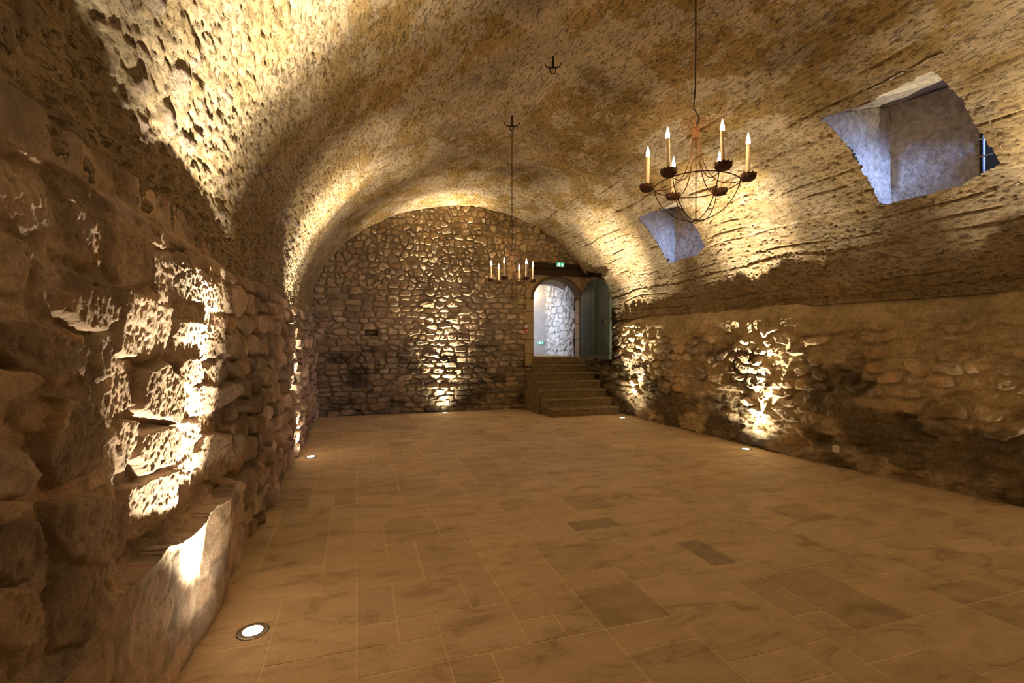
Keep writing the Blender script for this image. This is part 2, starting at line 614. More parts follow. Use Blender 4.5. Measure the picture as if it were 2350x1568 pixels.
def build_left():
    Y = yspace([(-3.2, 0.9, 0.05), (0.9, 1.3, 0.012), (1.3, 4.2, 0.0055), (4.2, 7.2, 0.010), (7.2, 11.15, 0.018)])
    z = np.concatenate([np.arange(-0.03, 2.28, 0.0065), [2.3]])
    V, Z = np.meshgrid(Y, z, indexing='ij')
    wu = V + 0.035 * fbm(V * 5, Z * 5, 3, 4)
    wz = Z + 0.035 * fbm(V * 5, Z * 5, 9, 4)
    e, rn, bx, by = rubble(wu, wz, 0.27, 0.165, 5)
    st = sstep(0.03, 0.26, e)
    far = sstep(3.3, 4.0, V)
    low = (0.07 + 0.03 * rn[2]) * far + (0.05 + 0.04 * rn[2]) * (1 - far)
    h = st * (low * (0.45 + 0.75 * rn[0]) + 0.02 * (rn[1] - 0.5) * bx * 4 + 0.02 * (rn[2] - .5) * by * 4)
    col = lerp3(MORT, MORT, st)
    sc = pick(rn[3]) * (0.85 + 0.3 * rn[1])[..., None]
    col = col * (1 - st[..., None]) + sc * st[..., None]
    # traced stones
    sub = (Y > 0.85) & (Y < 4.3)
    ix = np.where(sub)[0]
    a, b = ix[0], ix[-1] + 1
    su = V[a:b] + 0.025 * fbm(V[a:b] * 8, Z[a:b] * 8, 41, 4)
    sz = Z[a:b] + 0.020 * fbm(V[a:b] * 8, Z[a:b] * 8, 47, 4)
    fade = 1 - sstep(3.5, 3.9, V[a:b])
    hh = h[a:b] * (1 - fade) + fade * (h[a:b] * 0.30 + 0.058 + 0.055 * (1 - sstep(1.7, 2.2, V[a:b])) + 0.03 * fbm(V[a:b] * 2.5, Z[a:b] * 2.5, 43, 3))
    cc = col[a:b].copy()
    for k, (p, pi, pts) in enumerate(TR):
        xm = np.mean([q[0] for q in pts])
        zm = np.mean([cpx(x, y, LB + p)[1] for x, y in pts])
        sh = 0.075 * float(sstep(190, 260, xm)) * float(1 - sstep(0.7, 1.9, zm))
        pts2 = [cpx(x, y, LB + p - sh) for x, y in pts]
        sd = poly_sd(su, sz, pts2)
        r = 0.010 + 0.010 * hsh(k, 5, 1) + p * 0.03
        sd = sd + 0.016
        m = sstep(-0.012, r, sd)
        cy_, cz_ = np.mean([q[0] for q in pts2]), np.mean([q[1] for q in pts2])
        top = p + 0.10 * (hsh(k, 1, 2) - 0.5) * (su - cy_) + 0.14 * (hsh(k, 2, 2) - 0.25) * (sz - cz_)
        cand = m * top
        hh = np.where(cand > hh, cand, hh)
        mm = (sstep(0, 0.012, sd) * fade)[..., None]
        cc = cc * (1 - mm) + PAL[pi] * (0.9 + 0.2 * hsh(k, 3, 2)) * mm
    h[a:b] = hh
    col[a:b] = cc
    # rough texture: chisel pits on the stones, gentle mortar
    near = 1 - sstep(4.0, 6.5, V)
    rough = 0.008 * fbm(V * 14, Z * 14, 71, 4, 0.6) + 0.005 * fbm(V * 60, Z * 60, 77, 3, 0.6) * (0.5 + 0.5 * near)
    pit = np.clip(fbm(V * 52, Z * 52, 81, 3) - 0.10, 0, 1) * 0.022
    h = h + rough * (0.45 + 0.55 * sstep(0.01, 0.05, h)) - pit * sstep(0.02, 0.06, h)
    # wall as a whole: slow undulation, step after y 6.7, plinth near the front, recess at the top
    h += 0.05 * fbm(V * 0.8, Z * 0.9, 91, 2) * (0.3 + 0.7 * sstep(3.4, 4.6, V))
    h += 0.07 * (1 - sstep(6.55, 6.8, V + 0.15 * fbm(V * 3, Z * 3, 13, 2))) * sstep(0.1, 0.7, Z) * sstep(3.4, 4.6, V) - 0.02 * sstep(3.4, 4.6, V)
    h -= 0.02 * sstep(1.95, 2.10, Z)
    zp = 0.60 + 0.14 * (1 - sstep(1.8, 3.2, V)) + 0.05 * fbm(V * 4, Z * 1, 15, 2)
    h -= 0.075 * (1 - sstep(0.7, 1.9, Z)) * sstep(1.9, 2.2, V) * (1 - sstep(3.7, 4.3, V))
    pl = (1 - sstep(zp - 0.02, zp + 0.03, Z)) * (1 - sstep(3.7, 4.1, V))
    h = np.where(pl > 0.5, 0.09 + 0.25 * h + 0.045 * fbm(V * 3.5, Z * 2.2, 19, 4), h)
    h += 0.05 * (1 - sstep(zp - 0.02, zp + 0.05, Z)) * (1 - pl) * (V > 1)
    topz = 2.10 + 0.05 * fbm(V * 3.0, V * 0, 23, 3)
    rec = sstep(topz - 0.03, topz + 0.05, Z)
    h = h * (1 - rec) + (-0.02 + 0.02 * fbm(V * 9, Z * 9, 29, 3)) * rec
    col = col * (0.82 + 0.5 * fbm(V * 1.6, Z * 1.6, 33, 4) + 0.14)[..., None]
    d = sstep(0.12, 0.45, fbm(V * 2.2, Z * 2.6, 35, 4))
    col = col * (1 - 0.45 * d[..., None])
    P = np.stack([LB + h, V, Z], -1)
    return grid_mesh('wall_left', P, M_STONE_NEAR, np.clip(col * np.array((0.98, 0.95, 1.10)), 0.02, 0.8), flip=False)  # cool tint of the light in the shade is multiplied into the stone colour


wall_left = build_left()


# ------------------------------------------------------------------ RIGHT WALL
def build_right():
    Y = yspace([(-3.2, 2.2, 0.06), (2.2, 6.5, 0.011), (6.5, 11.25, 0.014)])
    z = np.arange(-0.03, 3.42, 0.0125)
    V, Z = np.meshgrid(Y, z, indexing='ij')
    wu = V + 0.05 * fbm(V * 4, Z * 4, 103, 4)
    wz = Z + 0.05 * fbm(V * 4, Z * 4, 109, 4)
    e, rn, bx, by = rubble(wu, wz, 0.27, 0.155, 105, 2.5, 0.95)
    st = sstep(0.08, 0.30, e)
    st = st * (0.25 + 0.75 * sstep(0.15, 0.35, rn[0]))
    h = st * (0.032 + 0.05 * rn[0] + 0.06 * (rn[1] - 0.5) * bx + 0.06 * (rn[2] - 0.5) * by)
    band = sstep(1.68, 1.80, Z + 0.12 * fbm(V * 2, Z * 1, 111, 3)) * (1 - sstep(8.6, 9.3, V))   # smooth render band under the springing
    h = h * (1 - 0.85 * band) + 0.03 * band
    lowr = 1 - sstep(0.35, 0.75, Z + 0.1 * fbm(V * 2, Z * 2, 113, 2))
    h = h * (1 - 0.4 * lowr) + lowr * (0.045 * (ridged(V * 4, Z * 6, 115) - 1.0))
    h += 0.026 * fbm(V * 11, Z * 11, 117, 4, 0.6) * (1 - 0.6 * band) + 0.010 * fbm(V * 40, Z * 40, 119, 2)
    h += 0.07 * fbm(V * 0.9, Z * 1.1, 121, 2)
    h -= 0.10 * sstep(0.30, 0.55, fbm(V * 2.3, Z * 3.5, 123, 3)) * (1 - sstep(5.0, 5.6, V)) * (1 - sstep(1.0, 1.4, Z))
    col = lerp3(MORT * 0.95, MORT * 0.95, st)
    sc = pick(rn[3]) * (0.8 + 0.3 * rn[1])[..., None]
    k = (st * (1 - band))[..., None]
    col = col * (1 - k) + sc * k
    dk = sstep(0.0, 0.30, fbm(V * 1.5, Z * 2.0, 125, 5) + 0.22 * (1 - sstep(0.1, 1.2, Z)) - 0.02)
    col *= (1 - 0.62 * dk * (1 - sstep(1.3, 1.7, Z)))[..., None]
    col *= (1.08 + 0.5 * fbm(V * 2.5, Z * 2.5, 127, 4))[..., None]
    pat = sstep(0.16, 0.06, np.hypot((V - 4.66) / 1.0, (Z - 0.24) / 1.3))
    h = h * (1 - pat) + 0.035 * pat
    face = XRf(V) - 0.05
    topz = 2.02 + 0.05 * fbm(V * 2, V * 0, 131, 3)
    rec = sstep(topz - 0.12, topz + 0.16, Z)
    cut = sstep(10.12, 10.22, V + 0.05 * fbm(V * 0 + 1, Z * 5, 133, 3)) * sstep(0.9, 1.3, Z)
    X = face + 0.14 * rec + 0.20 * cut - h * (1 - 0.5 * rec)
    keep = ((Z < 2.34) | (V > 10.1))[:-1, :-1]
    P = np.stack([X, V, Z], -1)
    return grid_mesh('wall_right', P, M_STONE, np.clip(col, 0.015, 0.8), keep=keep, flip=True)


wall_right = build_right()

# ------------------------------------------------------------------ END WALL
DX0, DX1, DZ0, DZS, DZT = 4.06, 5.285, 1.22, 2.66, 3.14          # doorway
DXM = 0.5 * (DX0 + DX1)
DHW = 0.5 * (DX1 - DX0)


def door_arch(x, off=0.0):
    """height of the arch at x (offset outwards by off)"""
    t = np.clip(np.abs(x - DXM) / (DHW + off), 0, 1)
    return DZS + (DZT - DZS + off) * np.sqrt(np.clip(1 - t ** 2.0, 0, 1))


def build_end():
    X = np.arange(-1.15, 6.05, 0.0125)
    z = np.arange(-0.03, 4.95, 0.0125)
    U, Z = np.meshgrid(X, z, indexing='ij')
    wu = U + 0.028 * fbm(U * 5, Z * 5, 203, 3)
    wz = Z + 0.035 * fbm(U * 3, Z * 5, 209, 3)
    e1, r1, bx1, by1 = rubble(wu, wz, 0.26, 0.125, 205, 3.4, 0.7)
    e2, r2, bx2, by2 = rubble(wu + 3.3, wz, 0.17, 0.14, 255, 2.6, 1.0)
    up = sstep(2.7, 2.9, Z + 0.25 * fbm(U * 1.2, Z * 1.2, 211, 2))
    e = e1 * (1 - up) + e2 * up
    rn = [a * (1 - up) + b * up for a, b in zip(r1, r2)]
    bx, by = bx1 * (1 - up) + bx2 * up, by1 * (1 - up) + by2 * up
    st = sstep(0.09, 0.27, e)
    h = st * (0.022 + 0.030 * rn[0] + 0.03 * (rn[1] - 0.5) * bx + 0.05 * (rn[2] - 0.6) * by)
    h += 0.012 * fbm(U * 14, Z * 14, 217, 3, 0.6) * (0.4 + 0.6 * st) + 0.008 * fbm(U * 40, Z * 40, 219, 2) * st
    h += 0.045 * (1 - sstep(0.55, 0.62, Z + 0.05 * fbm(U * 2, Z * 0, 221, 2)))
    h += 0.03 * fbm(U * 0.8, Z * 0.8, 223, 2)
    hol = np.minimum(sstep(0.16, 0.19, U) * (1 - sstep(0.43, 0.46, U)), sstep(1.72, 1.745, Z) * (1 - sstep(1.84, 1.865, Z)))
    h -= 0.30 * hol
    col = lerp3(MORT * 0.82, MORT * 0.82, st)
    sc = pick(rn[3]) * (0.9 + 0.3 * rn[1])[..., None]
    k = st[..., None]
    col = col * (1 - k) + sc * k
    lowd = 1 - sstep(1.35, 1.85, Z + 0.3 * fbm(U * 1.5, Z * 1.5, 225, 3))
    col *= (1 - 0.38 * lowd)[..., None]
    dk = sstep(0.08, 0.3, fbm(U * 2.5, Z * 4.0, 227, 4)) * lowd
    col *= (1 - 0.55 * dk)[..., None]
    col *= (0.95 + 0.35 * fbm(U * 2, Z * 2, 229, 3))[..., None]
    pat = sstep(0.14, 0.05, np.hypot(U - 1.966, Z - 0.214))
    h = h * (1 - pat) + 0.07 * pat
    P = np.stack([U, 11.1 - h, Z], -1)
    xc = 0.5 * (U[1:, 1:] + U[:-1, :-1])
    zc = 0.5 * (Z[1:, 1:] + Z[:-1, :-1])
    hole = (np.abs(xc - DXM) < DHW + 0.02) & (zc > DZ0 - 0.02) & (zc < door_arch(xc, 0.02))
    a = np.where(xc < XC, 3.3, 3.32)
    inside = ((xc - XC) / (a + 0.12)) ** 2 + (np.maximum(zc - ZS, 0) / (BV + 0.12)) ** 2 < 1
    inside |= (xc > 5.2) & (zc < 3.45) & (xc < 6.05)
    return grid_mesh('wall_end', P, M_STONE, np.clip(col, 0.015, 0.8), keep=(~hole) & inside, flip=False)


wall_end = build_end()

# ------------------------------------------------------------------ VAULT (ceiling) with window cuts
# window niches: (near y, far y, sill z, lintel z at the vault edge)
NICHES = [(3.0, 4.07, 3.14, 4.06, 5.90, 6.28), (6.68, 7.80, 3.02, 3.88, 5.68, 6.15)]


def niche_mask(Y, Z, n, seed):
    y0, y1, z0, z1 = n[:4]
    jy = 0.03 * fbm(Z * 6, Y * 3, seed, 4)
    jz = 0.03 * fbm(Y * 5, Z * 2, seed + 5, 4)
    sl = 0.10 * (Z - z0)                                      # upper part leans a little
    return (Y + jy > y0 + 0.02) & (Y + jy < y1 - 0.02) & (Z + jz > z0 + 0.03 + 0.12 * np.clip((y0 + 0.35 - Y) / 0.35, 0, 1)) & (Z + jz < z1 - 0.02)


def vault_relief(V, s, cx):
    """offset of the vault skin away from the room"""
    right = sstep(-0.1, 0.7, cx)
    n = 0.055 * fbm(V * 0.7, s * 0.7, 301, 3)
    # board marks: steps and cracks running along the room
    sw = s + 0.10 * fbm(V * 0.9, s * 1.5, 303, 3) + 0.03 * V
    brd = np.floor(sw / 0.17)
    fr = sw / 0.17 - brd
    step = (hsh(brd, brd * 0 + 1, 305) - 0.5) * 0.035
    nxt = (hsh(brd + 1, brd * 0 + 1, 305) - 0.5) * 0.035
    brk = sstep(0.86, 0.98, fr)
    n += (step * (1 - brk) + nxt * brk) * (0.25 + 0.75 * right) * (0.6 + 0.8 * np.clip(fbm(V * 1.1, s * 1.1, 306, 2) + 0.4, 0, 1))
    crack = np.exp(-((fr - 0.93) / 0.05) ** 2) * sstep(0.05, 0.35, fbm(V * 1.3, brd * 3.1, 307, 3) + 0.05)
    n -= -0.035 * crack * (0.2 + 0.8 * right)
    # coarse render and pitted patches; positive n = away from the room
    n += 0.010 * fbm(V * 5, s * 8, 309, 5, 0.5)
    coarse = sstep(-0.10, 0.15, fbm(V * 0.9, s * 1.3, 311, 4) + 0.30 * sstep(0.55, 0.9, np.abs(cx)))
    pits = np.clip(fbm(V * 20, s * 38, 313, 2) - 0.22, 0, 1) * 0.06
    n += (0.008 * fbm(V * 34, s * 42, 315, 2) + pits) * (0.25 + 0.75 * coarse)
    n += 0.016 * fbm(V * 13, s * 15, 317, 4, 0.6) * sstep(0.75, 0.92, -cx)
    return coarse, n


def skin_x(Y, z):
    """x of the finished vault skin (arrays)"""
    a = XRf(Y) - XC
    T = np.arcsin(np.clip((z - ZS) / BV, 0, 1))
    n = vault_relief(Y, T * 3.0, np.cos(T))[1]
    return XC + (a + n) * np.sqrt(np.clip(1 - (np.maximum(z - ZS, 0) / (BV + n)) ** 2, 0, 1))


def build_vault():
    Y = yspace([(-3.2, 0.6, 0.06), (0.6, 6.0, 0.013), (6.0, 11.12, 0.016)])
    t = np.linspace(-0.04, math.pi + 0.04, 760)
    V, T = np.meshgrid(Y, t, indexing='ij')
    aR = XRf(V) - XC
    cx, cz = np.cos(T), np.sin(T)
    a = np.where(cx > 0, aR, 3.3)
    s = T * 3.0                                               # arc length
    coarse, n = vault_relief(V, s, cx)
    edge = sstep(10.9, 11.1, V) * 0
    X = XC + (a + n) * cx
    Z = ZS + (BV + n) * cz
    low = T < 0.0
    # colours: sandy ochre render with paler pinkish lime skin left in patches
    och = np.array((0.46, 0.315, 0.13))
    pale = np.array((0.62, 0.49, 0.33))
    patch = fbm(V * 2.2 + 0.5 * s, s * 3.4, 321, 7, 0.72)
    top = sstep(0.85, 0.2, np.abs(cx))
    pk = sstep(0.02, 0.07, patch + 0.05 * top)
    stream = sstep(0.10, 0.2, fbm(V * 0.5, s * 0.9, 323, 4))
    farp = sstep(4.5, 8.0, V) * 0.75
    pk = np.clip(pk + stream * 0.5 + farp * sstep(-0.15, 0.05, patch), 0, 1)[..., None]
    col = och * (1 - pk) + pale * pk
    col *= (0.90 + 0.40 * fbm(V * 1.3, s * 1.6, 325, 6, 0.65))[..., None]
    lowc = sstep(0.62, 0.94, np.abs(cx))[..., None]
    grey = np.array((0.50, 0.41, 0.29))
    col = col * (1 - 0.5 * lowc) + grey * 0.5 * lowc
    # purplish grey stones showing on the lower left haunch
    e, rn, _, _ = rubble(V + 0.05 * fbm(V * 5, s * 5, 331, 3), s + 0.05 * fbm(V * 5, s * 5, 333, 3), 0.24, 0.13, 335, 2.4, 1.0)
    lf = (cx < 0) & (cz < 0.34)
    sm = sstep(0.25, 0.4, e) * (rn[0] > 0.55) * lf * (1 - sstep(7, 9, V))
    n2 = -0.012 * sm
    X = X + n2 * cx
    col = col * (1 - sm[..., None]) + np.array((0.46, 0.37, 0.31)) * sm[..., None]
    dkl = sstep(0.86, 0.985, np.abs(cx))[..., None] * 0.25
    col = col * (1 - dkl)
    P = np.stack([X, V, Z], -1)
    inh = np.zeros(V.shape, bool)
    for k, nn in enumerate(NICHES):
        inh |= niche_mask(V, Z, nn, 341 + k) & (cx > 0) & (Z < nn[3] + 0.1)
    jag = 0.07 * fbm(Z * 4, V * 4, 351, 3)
    inh |= (cx > 0) & (V + jag > 10.2) & (Z + jag < 3.30)
    kp = ~(inh[:-1, :-1] & inh[1:, :-1] & inh[1:, 1:] & inh[:-1, 1:])
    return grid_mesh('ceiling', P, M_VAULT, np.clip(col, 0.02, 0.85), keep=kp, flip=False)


ceiling = build_vault()


def panel(bm, p00, p10, p11, p01, nu, nv, amp, seed):
    """bilinear patch with roughness, keeps only what lies outside the vault skin"""
    p = [np.array(q, float) for q in (p00, p10, p11, p01)]
    nrm = np.cross(p[1] - p[0], p[3] - p[0])
    nrm /= np.linalg.norm(nrm)
    u, v = np.meshgrid(np.linspace(0, 1, nu + 1), np.linspace(0, 1, nv + 1), indexing='ij')
    U, W = u[..., None], v[..., None]
    q = p[0] * (1 - U) * (1 - W) + p[1] * U * (1 - W) + p[2] * U * W + p[3] * (1 - U) * W
    e = np.minimum(np.minimum(u, 1 - u), np.minimum(v, 1 - v))
    f = fbm(q[..., 0] * 3 + q[..., 1] * 4.0, q[..., 2] * 4 + q[..., 1] * 1.3, seed, 5, 0.6)
    q = q + nrm * (amp * f * np.minimum(1, e * 12))[..., None]
    c = (q[:-1, :-1] + q[1:, 1:]) / 2
    ok = c[..., 0] > skin_x(c[..., 1], c[..., 2]) + 0.004
    g = {}
    for i in range(nu):
        for j in range(nv):
            if not ok[i, j]:
                continue
            vs = []
            for k in ((i, j), (i + 1, j), (i + 1, j + 1), (i, j + 1)):
                if k not in g:
                    g[k] = bm.verts.new(q[k])
                vs.append(g[k])
            bm.faces.new(vs)


def build_niche(n, idx):
    y0, y1, z0, z1, xb, xw = n
    xi = 4.3
    zc = z1 + 0.02 + 0.0                                     # ceiling at inner edge
    rise = 0.24 / 1.1
    cz = lambda x: zc + (x - 4.8) * rise
    zs = lambda x: z0 - 0.02 + max(0, x - 5.75) * 0.35
    yc = y1 - 0.66                                           # where the splay meets the window frame
    bm = bmesh.new()
    N = 46
    panel(bm, (xi, y1, z0 - .17), (xb, y1 - .02, z0 - .17), (xb, y1 - .02, cz(xb)), (xi, y1, cz(xi)), N, 30, 0.06, 400 + idx)      # far cheek
    panel(bm, (xb, y1 - .02, z0 - .17), (xw, yc, z0 - .17), (xw, yc, cz(xw)), (xb, y1 - .02, cz(xb)), 30, 30, 0.06, 410 + idx)    # splayed back
    panel(bm, (xi, y0 - .12, cz(xi)), (xi, y1 + .03, cz(xi)), (xw, y1 + .03, cz(xw)), (xw, y0 - .12, cz(xw)), 30, N, 0.05, 420 + idx)  # soffit
    panel(bm, (xi, y0, z0 - .17), (xw, y0 - .1, z0 - .17), (xw, y0 - .1, cz(xw)), (xi, y0, cz(xi)), N, 30, 0.05, 430 + idx)      # near cheek
    panel(bm, (5.3, y0 - .1, z0 - .16), (5.3, y1 + .03, z0 - .16), (xw, y1 + .03, z0 + .02), (xw, y0 - .1, z0 + .02), 30, 30, 0.05, 440 + idx)  # sill
    zt, zb = z0 + 0.78, z0 + 0.16
    panel(bm, (xw, y0 - .1, zt), (xw, yc + .05, zt), (xw, yc + .05, cz(xw) + .05), (xw, y0 - .1, cz(xw) + .05), 10, 10, 0.03, 450 + idx)
    panel(bm, (xw, y0 - .1, z0 - .16), (xw, yc + .05, z0 - .16), (xw, yc + .05, zb), (xw, y0 - .1, zb), 10, 4, 0.03, 455 + idx)
    o = bm_obj('window_%d' % idx, bm, M_NICHE, smooth=True)
    o['kind'] = 'structure'
    fb = bmesh.new()
    ya, yb = y0 - 0.08, yc
    for lo, hi in (((xw - .02, ya, zb), (xw + .03, ya + .04, zt)), ((xw - .02, yb - .03, zb), (xw + .03, yb, zt)),
                   ((xw - .02, ya + .04, zb), (xw + .03, yb - .03, zb + .04)), ((xw - .02, ya + .04, zt - .04), (xw + .03, yb - .03, zt))):
        add_box(fb, lo, hi, 0.004)
    bm_obj('window_frame', fb, M_IRON, parent=o)
    for k in range(2):
        zz = zb + (zt - zb) * (0.36 + 0.3 * k)
        b = bmesh.new()
        add_tube(b, [(xw - .03, ya - .02, zz), (xw - .03, yb + .02, zz + .02)], 0.008)
        bm_obj('window_bar', b, M_STEEL, parent=o)
    gb = bmesh.new()
    add_box(gb, (xw + .005, ya + .04, zb + .04), (xw + .011, yb - .03, zt - .04))
    bm_obj('glass', gb, M_GLASS, parent=o)
    return (xw, (ya + yb) / 2, (zb + zt) / 2, yb - ya, zt - zb)


for k, n in enumerate(NICHES):
    xw, yy, zz, wy, hz = build_niche(n, k + 1)
    # daylight just outside each window
    a = add_light('daylight', 'AREA', (xw - 0.045, yy, zz), (12.0, 6.0)[k], DAY_COL, shape='RECTANGLE', size=hz * 0.8, size_y=wy * 0.8, spread=math.radians(75))
    aim(a, (xw - 0.9, yy + 0.95, zz - 0.32))


# ------------------------------------------------------------------ rear wall (behind the camera)
def build_back():
    X = np.arange(-1.2, 7.2, 0.06)
    z = np.arange(-0.05, 4.95, 0.06)
    U, Z = np.meshgrid(X, z, indexing='ij')
    h = 0.05 * fbm(U * 3, Z * 4, 501, 4)
    col = np.ones(U.shape + (3,)) * MORT
    return grid_mesh('wall_back', np.stack([U, -3.0 + h, Z], -1), M_STONE, col, flip=True)


build_back()

# ------------------------------------------------------------------ FLOOR: travertine in a free opus pattern
MOD = 0.22
FY0 = 2.43


def build_floor():
    rnd = random.Random(7)
    i0, i1 = -6, 32
    j0, j1 = -26, 41
    occ = {}
    tiles = []
    fixed = [((6, 0, 2, 2), .78), ((8, 6, 2, 1), .66), ((9, 8, 2, 2), .80), ((11, 2, 1, 2), .66), ((0, 0, 2, 1), 1.0), ((2, 0, 2, 2), 1.02),
             ((0, 1, 1, 1), 0.95), ((1, 1, 1, 1), 1.0), ((-2, 1, 2, 3), 1.0), ((4, 0, 1, 1), 0.97), ((6, 3, 2, 2), .85), ((4, 2, 2, 2), 1.0),
             ((1, 2, 2, 2), .97), ((8, 0, 3, 2), 1.03), ((0, -2, 2, 2), 1.0), ((2, -1, 1, 1), .9), ((3, -2, 3, 2), .93), ((0, 4, 2, 2), .96)]

    def put(x, y, a, b, tone):
        for p in range(x, x + a):
            for q in range(y, y + b):
                if (p, q) in occ or p >= i1 or q >= j1:
                    return False
        for p in range(x, x + a):
            for q in range(y, y + b):
                occ[p, q] = 1
        tiles.append((x, y, a, b, tone))
        return True

    for (x, y, a, b), tn in fixed:
        put(x, y, a, b, tn)
    for q in range(j0, j1):
        for p in range(i0, i1):
            if (p, q) in occ:
                continue
            opts = [(3, 2), (2, 3), (2, 2), (3, 2), (2, 2), (2, 3), (1, 2), (2, 1), (1, 1)]
            rnd.shuffle(opts)
            opts = opts[:5] + [(2, 1), (1, 2), (1, 1)]
            r = rnd.random()
            tn = 0.88 + 0.2 * rnd.random()
            if r < 0.07:
                tn = 0.78 + 0.08 * rnd.random()
            for a, b in opts:
                if put(p, q, a, b, tn):
                    break
    V, Fc, C = [], [], []
    g = 0.005

    def hole(x, y):
        return False
    for (x, y, a, b, tn) in tiles:
        xa, xb = x * MOD + g, (x + a) * MOD - g
        ya, yb = FY0 + y * MOD + g, FY0 + (y + b) * MOD - g
        k = len(V)
        dz = (rnd.random() - 0.5) * 0.0012
        e = 0.003
        V += [(xa, ya, -.006), (xb, ya, -.006), (xb, yb, -.006), (xa, yb, -.006)]
        V += [(xa + e, ya + e, dz), (xb - e, ya + e, dz), (xb - e, yb - e, dz), (xa + e, yb - e, dz)]
        Fc += [(k + 4, k + 5, k + 6, k + 7)] + [(k + m, k + (m + 1) % 4, k + 4 + (m + 1) % 4, k + 4 + m) for m in range(4)]
        hue = rnd.random()
        c = np.array((0.56, 0.43, 0.285)) * tn * (1, 0.985 + 0.03 * hue, 0.95 + 0.1 * hue)
        C += [c] * 8
    k = len(V)
    xa, xb, ya, yb = i0 * MOD, i1 * MOD, FY0 + j0 * MOD, FY0 + j1 * MOD
    V += [(xa, ya, -.0022), (xb, ya, -.0022), (xb, yb, -.0022), (xa, yb, -.0022)]
    Fc.append((k, k + 1, k + 2, k + 3))
    C += [np.array((0.66, 0.53, 0.35))] * 4
    me = bpy.data.meshes.new('floor')
    me.from_pydata(V, [], Fc)
    at = me.color_attributes.new('alb', 'FLOAT_COLOR', 'POINT')
    at.data.foreach_set('color', np.concatenate([np.array(C), np.ones((len(C), 1))], 1).astype(np.float32).ravel())
    me.materials.append(M_FLOOR)
    o = bpy.data.objects.new('floor', me)
    COL.objects.link(o)
    o['kind'] = 'structure'


build_floor()


